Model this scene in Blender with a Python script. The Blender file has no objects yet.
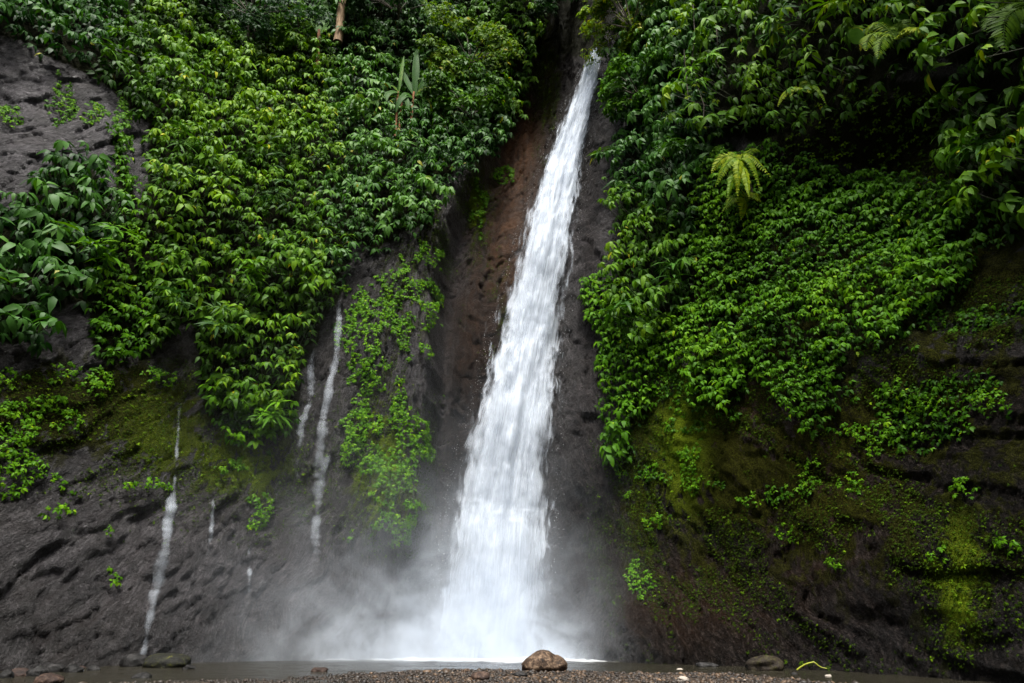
import bpy, math
import numpy as np
from mathutils import Vector

rng = np.random.default_rng(7)
R = math.radians
scene = bpy.context.scene
COL = scene.collection

# ------------------------------------------------------------------ camera
F = 24.0 / 36.0 * 1024.0
PITCH = R(23.0)
EYE = np.array([0.0, 0.0, 0.75])
cd = bpy.data.cameras.new('camera')
cd.sensor_width = 36.0
cd.lens = 24.0
cd.clip_start = 0.05
cd.clip_end = 500.0
cam = bpy.data.objects.new('camera', cd)
cam.location = EYE
cam.rotation_euler = (math.pi / 2 + PITCH, 0, 0)
COL.objects.link(cam)
scene.camera = cam

# ------------------------------------------------------------------ sky, sun, exposure
SUN_EL, SUN_AZ = R(62.0), R(181.0)     # azimuth from +Y clockwise: high, behind the camera
world = bpy.data.worlds.new('World')
scene.world = world
world.use_nodes = True
wn, wl = world.node_tree.nodes, world.node_tree.links
bg = wn['Background']
sky = wn.new('ShaderNodeTexSky')
sky.sky_type = 'NISHITA'
sky.sun_disc = False
sky.sun_elevation = SUN_EL
sky.sun_rotation = SUN_AZ
sky.dust_density = 4.0
sky.ozone_density = 1.0
hs = wn.new('ShaderNodeHueSaturation')
hs.inputs['Saturation'].default_value = 0.36     # overcast: little blue left in the sky
wl.new(sky.outputs['Color'], hs.inputs['Color'])
wl.new(hs.outputs['Color'], bg.inputs['Color'])
bg.inputs['Strength'].default_value = 0.058
sd = bpy.data.lights.new('sun', 'SUN')
sd.energy = 1.5
sd.angle = R(15.0)
sd.color = (1.0, 0.97, 0.91)
sun = bpy.data.objects.new('sun', sd)
sdir = Vector((math.sin(SUN_AZ) * math.cos(SUN_EL), math.cos(SUN_AZ) * math.cos(SUN_EL), math.sin(SUN_EL)))
sun.rotation_euler = sdir.to_track_quat('Z', 'Y').to_euler()
sun.location = (10, -10, 40)
COL.objects.link(sun)
scene.view_settings.view_transform = 'Standard'
scene.view_settings.look = 'None'
scene.view_settings.exposure = 2.3
scene.view_settings.gamma = 1.0
scene.view_settings.use_curve_mapping = False
scene.render.engine = 'CYCLES'
scene.cycles.max_bounces = 10
scene.cycles.diffuse_bounces = 3
scene.cycles.glossy_bounces = 2
scene.cycles.transmission_bounces = 4
scene.cycles.transparent_max_bounces = 24
scene.cycles.volume_bounces = 3
scene.cycles.use_denoising = True

# ------------------------------------------------------------------ helpers: names, meshes, noise
def tag(o, label=None, cat=None, group=None, kind=None):
    if label: o['label'] = label
    if cat: o['category'] = cat
    if group: o['group'] = group
    if kind: o['kind'] = kind
    return o

def empty(name, loc):
    o = bpy.data.objects.new(name, None)
    o.location = [float(v) for v in loc]
    o.empty_display_size = 0.3
    COL.objects.link(o)
    return o

def build(name, V, faces, mat, parent=None, smooth=True, attrs=None):
    """one mesh object from arrays; V world coordinates, faces a list of (n,3) or (n,4) index arrays"""
    V = np.asarray(V, float)
    if parent is not None:
        V = V - np.array(parent.location)
    me = bpy.data.meshes.new(name)
    faces = [np.asarray(f, int) for f in faces if len(f)]
    me.vertices.add(len(V))
    me.vertices.foreach_set('co', V.astype(np.float32).ravel())
    idx = np.concatenate([f.ravel() for f in faces])
    tot = np.concatenate([np.full(len(f), f.shape[1]) for f in faces])
    st = np.concatenate([[0], np.cumsum(tot)[:-1]])
    me.loops.add(len(idx))
    me.loops.foreach_set('vertex_index', idx.astype(np.int32))
    me.polygons.add(len(tot))
    me.polygons.foreach_set('loop_start', st.astype(np.int32))
    me.polygons.foreach_set('loop_total', tot.astype(np.int32))
    me.update(calc_edges=True)
    me.polygons.foreach_set('use_smooth', np.full(len(tot), bool(smooth)))
    for k, a in (attrs or {}).items():
        at = me.attributes.new(k, 'FLOAT', 'POINT')
        at.data.foreach_set('value', np.asarray(a, np.float32))
    me.materials.append(mat)
    o = bpy.data.objects.new(name, me)
    COL.objects.link(o)
    if parent is not None:
        o.parent = parent
    return o

def _hash(ix, iy, iz, s):
    h = (ix * 374761393 + iy * 668265263 + iz * 2147483647 + s * 1274126177) & 0xffffffff
    h = ((h ^ (h >> 13)) * 1274126177) & 0xffffffff
    h = ((h ^ (h >> 15)) * 2246822519) & 0xffffffff
    return (h ^ (h >> 16)) & 0xffffffff

def vnoise(x, y, z=0.0, s=0):
    """value noise in [-1,1]"""
    x, y, z = np.broadcast_arrays(np.asarray(x, float), np.asarray(y, float), np.asarray(z, float))
    ix, iy, iz = np.floor(x).astype(np.int64), np.floor(y).astype(np.int64), np.floor(z).astype(np.int64)
    fx, fy, fz = x - ix, y - iy, z - iz
    fx, fy, fz = [f * f * f * (f * (f * 6 - 15) + 10) for f in (fx, fy, fz)]
    out = 0
    for a in (0, 1):
        for b in (0, 1):
            for c in (0, 1):
                w = (fx if a else 1 - fx) * (fy if b else 1 - fy) * (fz if c else 1 - fz)
                out = out + w * (_hash(ix + a, iy + b, iz + c, s) / 2147483647.5 - 1.0)
    return out

def fbm(x, y, z=0.0, s=0, o=4, g=0.5):
    a, t, n = 1.0, 0.0, 0.0
    for i in range(o):
        n = n + a * vnoise(np.asarray(x) * 2 ** i, np.asarray(y) * 2 ** i, np.asarray(z) * 2 ** i, s + i * 17)
        t += a
        a *= g
    return n / t

def ridge(x, y, z=0.0, s=0, o=3):
    a, t, n = 1.0, 0.0, 0.0
    for i in range(o):
        n = n + a * (1 - np.abs(vnoise(np.asarray(x) * 2 ** i, np.asarray(y) * 2 ** i, np.asarray(z) * 2 ** i, s + i * 31)) * 2)
        t += a
        a *= 0.5
    return n / t

def facets(x, y, s=0, tilt=.8):
    """broken rock: every cell of a Voronoi pattern is a plane of its own height and tilt; returns height and distance to the crack"""
    ix, iy = np.floor(x).astype(np.int64), np.floor(y).astype(np.int64)
    best = np.full(x.shape, 9.0); sec = np.full(x.shape, 9.0); h = np.zeros(x.shape)
    rnd = lambda a, b, k: _hash(a, b, a * 0 + k, s) / 4294967295.0
    for a in (-1, 0, 1):
        for b in (-1, 0, 1):
            cx, cy = ix + a, iy + b
            dx, dy = x - (cx + .1 + .8 * rnd(cx, cy, 1)), y - (cy + .1 + .8 * rnd(cx, cy, 2))
            d = np.hypot(dx, dy)
            hh = (rnd(cx, cy, 3) * 2 - 1) + tilt * ((rnd(cx, cy, 4) - .5) * dx + (rnd(cx, cy, 5) - .5) * dy) * 2
            m = d < best
            sec = np.where(m, best, np.minimum(sec, d))
            h = np.where(m, hh, h); best = np.where(m, d, best)
    return h, sec - best

def sstep(a, b, x):
    t = np.clip((x - a) / (b - a), 0, 1)
    return t * t * (3 - 2 * t)

def unit(v):
    return v / np.maximum(np.linalg.norm(v, axis=-1, keepdims=True), 1e-9)

UP = np.array([0, 0, 1.0])

def px_ray(px, py):
    """photo pixel -> (azimuth, tan of elevation) of the line of sight"""
    px, py = np.asarray(px, float), np.asarray(py, float)
    a, b = (px - 512) / F, (341.5 - py) / F
    x, y, z = a, math.cos(PITCH) - b * math.sin(PITCH), math.sin(PITCH) + b * math.cos(PITCH)
    return np.arctan2(x, y), z / np.hypot(x, y)

def project(P):
    d = np.asarray(P) - EYE
    f = d[..., 1] * math.cos(PITCH) + d[..., 2] * math.sin(PITCH)
    u = -d[..., 1] * math.sin(PITCH) + d[..., 2] * math.cos(PITCH)
    f = np.where(f < 0.1, 0.1, f)
    return 512 + F * d[..., 0] / f, 341.5 - F * u / f

def in_poly(px, py, poly):
    poly = np.asarray(poly, float)
    ins = np.zeros(np.shape(px), bool)
    j = len(poly) - 1
    for i in range(len(poly)):
        (xi, yi), (xj, yj) = poly[i], poly[j]
        c = ((yi > py) != (yj > py)) & (px < (xj - xi) * (py - yi) / (yj - yi + 1e-12) + xi)
        ins ^= c
        j = i
    return ins

# ------------------------------------------------------------------ materials
def material(name):
    m = bpy.data.materials.new(name)
    m.use_nodes = True
    return m, m.node_tree.nodes, m.node_tree.links, m.node_tree.nodes['Principled BSDF']

def mixc(n, l, fac, a, b):
    x = n.new('ShaderNodeMix')
    x.data_type = 'RGBA'
    for sock, v in ((x.inputs[0], fac), (x.inputs[6], a), (x.inputs[7], b)):
        if isinstance(v, (int, float)): sock.default_value = v
        elif isinstance(v, tuple): sock.default_value = (*v, 1.0)
        else: l.new(v, sock)
    return x.outputs[2]

def mth(n, l, op, a, b=None, clamp=False):
    x = n.new('ShaderNodeMath')
    x.operation = op
    x.use_clamp = clamp
    for i, v in enumerate((a, b)):
        if v is None: continue
        if isinstance(v, (int, float)): x.inputs[i].default_value = v
        else: l.new(v, x.inputs[i])
    return x.outputs[0]

def attr(n, name):
    a = n.new('ShaderNodeAttribute')
    a.attribute_name = name
    return a.outputs['Fac']

def noise(n, l, scale, vec=None, detail=5.0, rough=0.55, dist=0.0):
    x = n.new('ShaderNodeTexNoise')
    x.inputs['Scale'].default_value = scale
    x.inputs['Detail'].default_value = detail
    x.inputs['Roughness'].default_value = rough
    x.inputs['Distortion'].default_value = dist
    if vec is not None: l.new(vec, x.inputs['Vector'])
    return x.outputs['Fac']

def ramp(n, l, fac, stops):
    x = n.new('ShaderNodeValToRGB')
    e = x.color_ramp.elements
    while len(e) < len(stops): e.new(0.5)
    for i, (p, c) in enumerate(stops):
        e[i].position = p
        e[i].color = (*c, 1) if isinstance(c, tuple) else (c, c, c, 1)
    l.new(fac, x.inputs['Fac'])
    return x.outputs['Color']

def mapping(n, l, scale, rot=(0, 0, 0)):
    t = n.new('ShaderNodeTexCoord')
    m = n.new('ShaderNodeMapping')
    m.inputs['Scale'].default_value = scale
    m.inputs['Rotation'].default_value = rot
    l.new(t.outputs['Object'], m.inputs['Vector'])
    return m.outputs['Vector']

def leaf_mat(name, stops, rough=0.42, transl=0.22, spec=0.5):
    m, n, l, b = material(name)
    col = ramp(n, l, attr(n, 'tint'), stops)
    l.new(col, b.inputs['Base Color'])
    b.inputs['Roughness'].default_value = rough
    b.inputs['Specular IOR Level'].default_value = spec
    tr = n.new('ShaderNodeBsdfTranslucent')
    br = n.new('ShaderNodeHueSaturation')
    br.inputs['Value'].default_value = 1.3
    br.inputs['Saturation'].default_value = 1.1
    l.new(col, br.inputs['Color'])
    l.new(br.outputs['Color'], tr.inputs['Color'])
    mx = n.new('ShaderNodeMixShader')
    mx.inputs[0].default_value = transl
    l.new(b.outputs[0], mx.inputs[1])
    l.new(tr.outputs[0], mx.inputs[2])
    l.new(mx.outputs[0], n['Material Output'].inputs['Surface'])
    return m

M = {}
M['broad'] = leaf_mat('broad_leaf', [(0.0, (.014, .045, .002)), (.45, (.052, .135, .004)), (.8, (.125, .235, .006)), (.95, (.23, .30, .008)), (1.0, (.42, .34, .012))], 0.52, .20, spec=.13)
M['silver'] = leaf_mat('silvery_leaf', [(0.0, (.010, .040, .005)), (.45, (.036, .108, .011)), (.8, (.085, .19, .022)), (.95, (.14, .18, .028)), (1.0, (.40, .34, .02))], 0.52, .18, spec=.17)
M['bluish'] = leaf_mat('shade_leaf', [(0.0, (.010, .034, .008)), (.6, (.026, .070, .014)), (1.0, (.055, .115, .018))], 0.55, spec=.12)
M['small'] = leaf_mat('creeper_leaf', [(0.0, (.014, .052, .001)), (.5, (.050, .145, .002)), (.9, (.115, .245, .003)), (1.0, (.21, .30, .005))], 0.55, .20, spec=.10)
M['lime'] = leaf_mat('lime_leaf', [(0.0, (.04, .10, .003)), (.5, (.11, .20, .004)), (1.0, (.23, .31, .008))], 0.55, .3, spec=.10)
M['fern'] = leaf_mat('fern_frond', [(0.0, (.025, .065, .003)), (.5, (.09, .175, .005)), (1.0, (.25, .30, .010))], 0.55, .3, .10)
M['olive'] = leaf_mat('olive_leaf', [(0.0, (.022, .060, .003)), (.5, (.070, .145, .005)), (.85, (.16, .215, .008)), (1.0, (.34, .27, .010))], 0.55, .3, spec=.10)
M['mossy'] = leaf_mat('moss_leaf', [(0.0, (.012, .024, .001)), (.5, (.034, .068, .002)), (1.0, (.11, .19, .004))], 0.8, .1, .05)
M['banana'] = leaf_mat('banana_leaf', [(0.0, (.02, .075, .006)), (.6, (.06, .15, .010)), (1.0, (.36, .36, .10))], 0.55, .3, .12)

def bark(name, c1, c2):
    m, n, l, b = material(name)
    v = mapping(n, l, (3, 3, .7))
    f = noise(n, l, 4.0, v, 6)
    l.new(ramp(n, l, f, [(.3, c1), (.7, c2)]), b.inputs['Base Color'])
    b.inputs['Roughness'].default_value = .85
    bp = n.new('ShaderNodeBump')
    bp.inputs['Distance'].default_value = .03
    l.new(f, bp.inputs['Height'])
    l.new(bp.outputs[0], b.inputs['Normal'])
    return m
M['bark'] = bark('dark_bark', (.02, .016, .010), (.07, .055, .035))
M['tan'] = bark('tan_bark', (.10, .06, .03), (.32, .21, .11))
M['stem'] = bark('green_stem', (.010, .014, .004), (.028, .034, .009))
M['rustbark'] = bark('dry_stem', (.10, .035, .012), (.26, .10, .03))

def rock_material():
    m, n, l, b = material('wet_basalt')
    v1 = mapping(n, l, (1, 1, 1))
    cs_ = n.new('ShaderNodeCombineXYZ')                # runs down the face along its grain
    sp_ = n.new('ShaderNodeSeparateXYZ')
    l.new(v1, sp_.inputs[0])
    l.new(mth(n, l, 'MULTIPLY', attr(n, 'grain'), 1.9), cs_.inputs[0])
    l.new(mth(n, l, 'MULTIPLY', sp_.outputs[1], .6), cs_.inputs[1])
    l.new(mth(n, l, 'MULTIPLY', sp_.outputs[2], .30), cs_.inputs[2])
    vs = cs_.outputs[0]
    big = noise(n, l, .55, v1, 5)
    mid = noise(n, l, 2.6, v1, 7, .62, .4)
    fine = noise(n, l, 14.0, v1, 6, .65)
    streak = noise(n, l, 2.2, vs, 9, .70, .3)
    thin = noise(n, l, 11.0, vs, 8, .78, .5)
    grit = noise(n, l, 24.0, v1, 6, .75)
    rock = ramp(n, l, mth(n, l, 'ADD', mth(n, l, 'MULTIPLY', mid, .28), mth(n, l, 'ADD', mth(n, l, 'MULTIPLY', thin, .40), mth(n, l, 'MULTIPLY', grit, .32))), [(.40, (.0045, .004, .004)), (.50, (.021, .0195, .0195)), (.58, (.105, .098, .10))])  # palest tone also paints the wet sheen into the base colour
    rock = mixc(n, l, ramp(n, l, streak, [(.46, 0.0), (.60, .8)]), rock, (.010, .008, .008))
    rock = mixc(n, l, ramp(n, l, big, [(.45, 0.0), (.7, .5)]), rock, (.024, .019, .015))
    pale = mth(n, l, 'MULTIPLY', attr(n, 'pale'), ramp(n, l, mid, [(.3, .35), (.6, 1.0)]))
    rock = mixc(n, l, pale, rock, mixc(n, l, ramp(n, l, thin, [(.38, 0.0), (.58, 1.0)]), (.040, .036, .040), (.170, .156, .170)))
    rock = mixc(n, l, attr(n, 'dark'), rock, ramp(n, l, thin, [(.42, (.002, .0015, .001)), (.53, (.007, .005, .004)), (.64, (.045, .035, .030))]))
    # rust and brown earth stains
    rs = mth(n, l, 'MULTIPLY', attr(n, 'rust'), ramp(n, l, streak, [(.35, .2), (.6, 1.0)]))
    rock = mixc(n, l, rs, rock, mixc(n, l, fine, (.030, .014, .007), (.125, .055, .020)))
    # earth and roots under the plants, darkened to paint shade between the leaves
    rock = mixc(n, l, attr(n, 'soil_shade'), rock, mixc(n, l, fine, (.005, .006, .003), (.018, .019, .008)))
    # moss
    mo = mth(n, l, 'ADD', attr(n, 'moss'), mth(n, l, 'MULTIPLY', mth(n, l, 'SUBTRACT', mid, .5), 2.8))
    mo = mth(n, l, 'ADD', mo, mth(n, l, 'MULTIPLY', mth(n, l, 'SUBTRACT', streak, .5), 2.6))
    mo = ramp(n, l, mo, [(.38, 0.0), (.62, .92)])
    mo = mth(n, l, 'MULTIPLY', mo, mth(n, l, 'MULTIPLY', attr(n, 'moss'), 1.6, True), True)
    tuft_ = noise(n, l, 38.0, v1, 4, .7)
    mossc = ramp(n, l, mth(n, l, 'ADD', mth(n, l, 'MULTIPLY', tuft_, .62), mth(n, l, 'MULTIPLY', thin, .38)),
                 [(.38, (.005, .0045, .0015)), (.5, (.019, .020, .003)), (.64, (.062, .072, .005))])
    mossc = mixc(n, l, attr(n, 'lime'), mossc, ramp(n, l, tuft_, [(.36, (.06, .11, .006)), (.62, (.22, .30, .014))]))
    colr = mixc(n, l, mo, rock, mossc)
    l.new(colr, b.inputs['Base Color'])
    rr = mixc(n, l, mo, ramp(n, l, fine, [(.35, .24), (.65, .75)]), (.95, .95, .95))
    l.new(rr, b.inputs['Roughness'])
    dull = mth(n, l, 'MAXIMUM', mo, attr(n, 'soil_shade'))
    l.new(mixc(n, l, dull, mixc(n, l, attr(n, 'dark'), (.26, .26, .26), (.05, .05, .05)), (.02, .02, .02)), b.inputs['Specular IOR Level'])
    bp = n.new('ShaderNodeBump')
    bp.inputs['Distance'].default_value = .22
    bp.inputs['Strength'].default_value = 1.0
    hh = mth(n, l, 'ADD', mth(n, l, 'MULTIPLY', mid, .5), mth(n, l, 'ADD', mth(n, l, 'MULTIPLY', fine, .45), mth(n, l, 'MULTIPLY', grit, .25)))
    hh = mth(n, l, 'ADD', hh, mth(n, l, 'ADD', mth(n, l, 'MULTIPLY', streak, .6), mth(n, l, 'ADD', mth(n, l, 'MULTIPLY', thin, .55), mth(n, l, 'MULTIPLY', mth(n, l, 'MULTIPLY', tuft_, mo), .8))))
    l.new(hh, bp.inputs['Height'])
    l.new(bp.outputs[0], b.inputs['Normal'])
    return m
M['rock'] = rock_material()

def stone_mat(name, stops, scale=6.0, rough=.7):
    m, n, l, b = material(name)
    b.inputs['Specular IOR Level'].default_value = .25
    v = mapping(n, l, (1, 1, 1))
    f = noise(n, l, scale, v, 8, .65, .3)
    f2 = noise(n, l, scale * 5, v, 4)
    l.new(ramp(n, l, mth(n, l, 'ADD', mth(n, l, 'MULTIPLY', f, .75), mth(n, l, 'MULTIPLY', f2, .25)), stops), b.inputs['Base Color'])
    b.inputs['Roughness'].default_value = rough
    bp = n.new('ShaderNodeBump')
    bp.inputs['Distance'].default_value = .04
    l.new(f, bp.inputs['Height'])
    l.new(bp.outputs[0], b.inputs['Normal'])
    return m
M['brownstone'] = stone_mat('brown_stone', [(.40, (.012, .008, .006)), (.5, (.060, .037, .023)), (.62, (.19, .13, .085))], 11)
M['darkstone'] = stone_mat('dark_wet_stone', [(.36, (.004, .004, .004)), (.52, (.010, .0095, .009)), (.68, (.05, .047, .047))], 6, .65)
M['mossstone'] = stone_mat('mossy_stone', [(.42, (.004, .004, .003)), (.53, (.011, .011, .007)), (.60, (.024, .026, .006)), (.68, (.15, .15, .012))], 9)
M['mound'] = stone_mat('dark_brown_stone', [(.36, (.008, .006, .004)), (.5, (.020, .014, .009)), (.62, (.040, .036, .012)), (.72, (.09, .08, .02))], 9)
M['redstone'] = stone_mat('reddish_stone', [(.36, (.010, .006, .005)), (.52, (.034, .020, .015)), (.66, (.11, .07, .05))])
M['palestone'] = stone_mat('pale_stone', [(.3, (.25, .22, .19)), (.7, (.48, .43, .37))])

def gravel_mat():
    m, n, l, b = material('pebbles')
    l.new(ramp(n, l, attr(n, 'tint'), [(0, (.008, .006, .005)), (.35, (.019, .013, .009)), (.62, (.045, .029, .018)), (.84, (.10, .062, .035)), (.95, (.21, .13, .075)), (1, (.42, .38, .32))]), b.inputs['Base Color'])
    b.inputs['Roughness'].default_value = .55
    return m
M['gravel'] = gravel_mat()

def ground_mat():
    m, n, l, b = material('wet_gravel_bank')
    v = mapping(n, l, (1, 1, 1))
    f = noise(n, l, 9.0, v, 8, .7)
    l.new(ramp(n, l, f, [(.3, (.014, .011, .009)), (.55, (.050, .034, .024)), (.75, (.11, .070, .045))]), b.inputs['Base Color'])
    b.inputs['Roughness'].default_value = .6
    bp = n.new('ShaderNodeBump')
    bp.inputs['Distance'].default_value = .05
    l.new(f, bp.inputs['Height'])
    l.new(bp.outputs[0], b.inputs['Normal'])
    return m
M['ground'] = ground_mat()

def pool_mat():
    m, n, l, b = material('pool_water')
    v = mapping(n, l, (1, 1.6, 1))
    f = noise(n, l, 3.0, v, 6, .6, .5)
    f2 = noise(n, l, 12.0, v, 3, .6)
    foam = mth(n, l, 'MULTIPLY', attr(n, 'foam'), ramp(n, l, mth(n, l, 'ADD', mth(n, l, 'MULTIPLY', f, .6), mth(n, l, 'MULTIPLY', attr(n, 'foam'), .55)), [(.42, 0.0), (.62, 1.0)]))
    l.new(mixc(n, l, foam, (.022, .020, .014), (.72, .74, .76)), b.inputs['Base Color'])
    l.new(mixc(n, l, foam, (.12, .12, .12), (.8, .8, .8)), b.inputs['Roughness'])
    b.inputs['IOR'].default_value = 1.33
    bp = n.new('ShaderNodeBump')
    bp.inputs['Distance'].default_value = .10
    bp.inputs['Strength'].default_value = .7
    l.new(mth(n, l, 'ADD', f, mth(n, l, 'MULTIPLY', f2, .3)), bp.inputs['Height'])
    l.new(bp.outputs[0], b.inputs['Normal'])
    return m
M['pool'] = pool_mat()

def fall_mat(name, lo, hi, edge=True, su=9.0, sv=.55, most=1.0):
    """white falling water, let through where the sheet breaks up; 'fu' across, 'fv' metres along the fall, 'thick' 0..1"""
    m, n, l, b = material(name)
    cx = n.new('ShaderNodeCombineXYZ')
    l.new(mth(n, l, 'MULTIPLY', attr(n, 'fu'), su), cx.inputs[0])
    l.new(mth(n, l, 'MULTIPLY', attr(n, 'fv'), sv), cx.inputs[1])
    f = noise(n, l, 1.0, cx.outputs[0], 4, .6, .35)
    cx2 = n.new('ShaderNodeCombineXYZ')
    l.new(mth(n, l, 'MULTIPLY', attr(n, 'fu'), su * 3.2), cx2.inputs[0])
    l.new(mth(n, l, 'MULTIPLY', attr(n, 'fv'), sv * 4.0), cx2.inputs[1])
    g = noise(n, l, 1.0, cx2.outputs[0], 5, .65, .6)
    d = mth(n, l, 'ADD', mth(n, l, 'MULTIPLY', f, .58), mth(n, l, 'MULTIPLY', g, .42))
    d = mth(n, l, 'ADD', d, mth(n, l, 'SUBTRACT', attr(n, 'thick'), .5))
    a = ramp(n, l, d, [(lo, 0.0), (hi, most)])
    b.inputs['Base Color'].default_value = (.66, .715, .79, 1)
    b.inputs['Roughness'].default_value = .55
    b.inputs['Specular IOR Level'].default_value = .3
    bp = n.new('ShaderNodeBump')
    bp.inputs['Distance'].default_value = .10
    bp.inputs['Strength'].default_value = .22
    l.new(d, bp.inputs['Height'])
    l.new(bp.outputs[0], b.inputs['Normal'])
    tl = n.new('ShaderNodeBsdfTranslucent')
    tl.inputs['Color'].default_value = (.66, .715, .79, 1)
    m1 = n.new('ShaderNodeMixShader')
    m1.inputs[0].default_value = .35
    l.new(b.outputs[0], m1.inputs[1]); l.new(tl.outputs[0], m1.inputs[2])
    t = n.new('ShaderNodeBsdfTransparent')
    m2 = n.new('ShaderNodeMixShader')
    l.new(a, m2.inputs[0])
    l.new(t.outputs[0], m2.inputs[1]); l.new(m1.outputs[0], m2.inputs[2])
    l.new(m2.outputs[0], n['Material Output'].inputs['Surface'])
    return m
M['core'] = fall_mat('falling_water', .20, .62, su=11.0, sv=.32)
M['veil'] = fall_mat('falling_water_veil', .40, .86, su=14.0, sv=.6)

M['seep'] = fall_mat('thin_seep', .36, .95, su=34.0, sv=.55, most=.42)

def spray_mat(v=.72):
    m, n, l, b = material('water_spray')
    b.inputs['Base Color'].default_value = (v * .95, v * .975, v, 1)
    b.inputs['Roughness'].default_value = .5
    tl = n.new('ShaderNodeBsdfTranslucent')
    tl.inputs['Color'].default_value = (v * .95, v * .975, v, 1)
    mx = n.new('ShaderNodeMixShader')
    mx.inputs[0].default_value = .4
    l.new(b.outputs[0], mx.inputs[1]); l.new(tl.outputs[0], mx.inputs[2])
    l.new(mx.outputs[0], n['Material Output'].inputs['Surface'])
    return m
M['spray'] = spray_mat()

# ------------------------------------------------------------------ the cliff: range R(azimuth, height) round the camera
CTRL = [  # photo x, photo y, horizontal range in metres
 (-40, 666, 18.3), (60, 664, 19.3), (150, 661, 20.6), (300, 660, 21.6), (420, 660, 21.8), (500, 659, 22.6), (600, 660, 21.4), (700, 664, 19.3), (800, 668, 17.3), (900, 671, 15.6), (1040, 676, 13.6),
 (-40, 520, 19.0), (60, 520, 19.9), (150, 520, 21.2), (300, 520, 22.0), (420, 520, 21.4), (520, 520, 22.9), (600, 520, 22.2), (700, 520, 19.8), (800, 520, 17.6), (900, 520, 15.6), (1040, 520, 13.6),
 (-40, 350, 19.8), (60, 350, 20.6), (150, 350, 21.6), (300, 350, 22.4), (420, 350, 21.8), (540, 350, 23.4), (600, 350, 22.8), (680, 350, 20.3), (800, 350, 17.8), (900, 350, 16.4), (1040, 350, 14.4),
 (-40, 180, 21.8), (60, 180, 22.4), (150, 180, 22.8), (300, 180, 23.8), (420, 180, 24.0), (550, 180, 24.6), (610, 180, 24.2), (690, 180, 20.6), (800, 180, 18.6), (900, 180, 18.0), (1040, 180, 15.6),
 (-40, 60, 24.2), (60, 60, 24.6), (150, 60, 26.0), (300, 60, 27.4), (420, 60, 27.2), (550, 60, 26.6), (610, 60, 25.4), (690, 60, 20.9), (800, 60, 18.2), (900, 60, 17.6), (1040, 60, 15.4),
 (-40, -90, 27.0), (150, -90, 29.0), (300, -90, 31.0), (450, -90, 30.5), (600, -90, 27.0), (700, -90, 21.2), (850, -90, 18.4), (1040, -90, 16.0),
 (-40, -300, 31.0), (300, -300, 34.0), (600, -300, 28.0), (850, -300, 20.5), (1040, -300, 17.5),
]
def tps_fit(X, y):
    d = np.linalg.norm(X[:, None] - X[None], axis=-1)
    K = np.where(d > 0, d * d * np.log(d + 1e-12), 0) + np.eye(len(X)) * .6
    P = np.c_[np.ones(len(X)), X]
    A = np.block([[K, P], [P.T, np.zeros((3, 3))]])
    return np.linalg.solve(A, np.r_[y, 0, 0, 0])
def tps_eval(w, X, Q):
    out = np.empty(len(Q))
    for i in range(0, len(Q), 20000):
        q = Q[i:i + 20000]
        d = np.linalg.norm(q[:, None] - X[None], axis=-1)
        out[i:i + 20000] = (d * d * np.log(d + 1e-12)) @ w[:len(X)] + w[len(X)] + q @ w[len(X) + 1:]
    return out
c = np.array(CTRL, float)
cphi, cte = px_ray(c[:, 0], c[:, 1])
CX = np.c_[cphi * 20, EYE[2] + c[:, 2] * cte]
# outside the frame: the gorge walls come round towards the viewer
extra = []
for z in (0, 6, 12, 20, 30, 42):
    extra += [(-62, z, 17.0 + .2 * z), (-80, z, 18.0 + .2 * z), (58, z, 11.5), (78, z, 11.0)]
for a in (-40, -20, 0, 8): extra.append((a, 44, 36))
for a in (28, 40): extra.append((a, 44, 22))
e = np.array(extra, float)
CX = np.r_[CX, np.c_[np.radians(e[:, 0]) * 20, e[:, 1]]]
CY = np.r_[c[:, 2], e[:, 2]]
TW = tps_fit(CX, CY)

PH = np.radians(np.unique(np.r_[np.linspace(-85, -48, 90), np.linspace(-48, 50, 500), np.linspace(50, 85, 90)].round(4)))
ZZ = np.linspace(-.6, 42, 600)
ph, zz = np.meshgrid(PH, ZZ)
# coarse evaluation, then bilinear to the fine grid
phc, zc = np.linspace(PH[0], PH[-1], 120), np.linspace(-.6, 42, 100)
a, b_ = np.meshgrid(phc, zc)
Rc = tps_eval(TW, CX, np.c_[a.ravel() * 20, b_.ravel()]).reshape(a.shape)
def bil(G, gx, gy, x, y):
    i = np.clip(np.searchsorted(gx, x) - 1, 0, len(gx) - 2)
    j = np.clip(np.searchsorted(gy, y) - 1, 0, len(gy) - 2)
    u = np.clip((x - gx[i]) / (gx[i + 1] - gx[i]), 0, 1)
    v = np.clip((y - gy[j]) / (gy[j + 1] - gy[j]), 0, 1)
    return G[j, i] * (1 - u) * (1 - v) + G[j, i + 1] * u * (1 - v) + G[j + 1, i] * (1 - u) * v + G[j + 1, i + 1] * u * v
R0 = np.clip(bil(Rc, phc, zc, ph, zz), 8, 40)

def curve_phi(pts):
    """photo polyline on the base surface -> azimuth as a function of height"""
    p = np.array(pts, float)
    f, te = px_ray(p[:, 0], p[:, 1])
    r = np.full(len(p), 23.0)
    for _ in range(30):
        r = .5 * r + .5 * np.clip(bil(Rc, phc, zc, f, EYE[2] + r * te), 8, 40)
    z = EYE[2] + r * te
    o = np.argsort(z)
    return lambda q: np.interp(q, z[o], f[o])
edgeL = curve_phi([(545, -60), (528, 40), (512, 100), (492, 150), (462, 200), (443, 260), (436, 340), (430, 440), (416, 540), (400, 660)])
edgeR = curve_phi([(618, -60), (612, 40), (606, 100), (608, 200), (602, 300), (600, 400), (592, 500), (580, 600), (575, 660)])
wob = .012 * fbm(zz * .7, ph * 3, 0, 5, 3)
dl = (ph - edgeL(zz) + wob)
wd = np.maximum(edgeR(zz) - edgeL(zz), .03)
t = dl / wd
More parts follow.
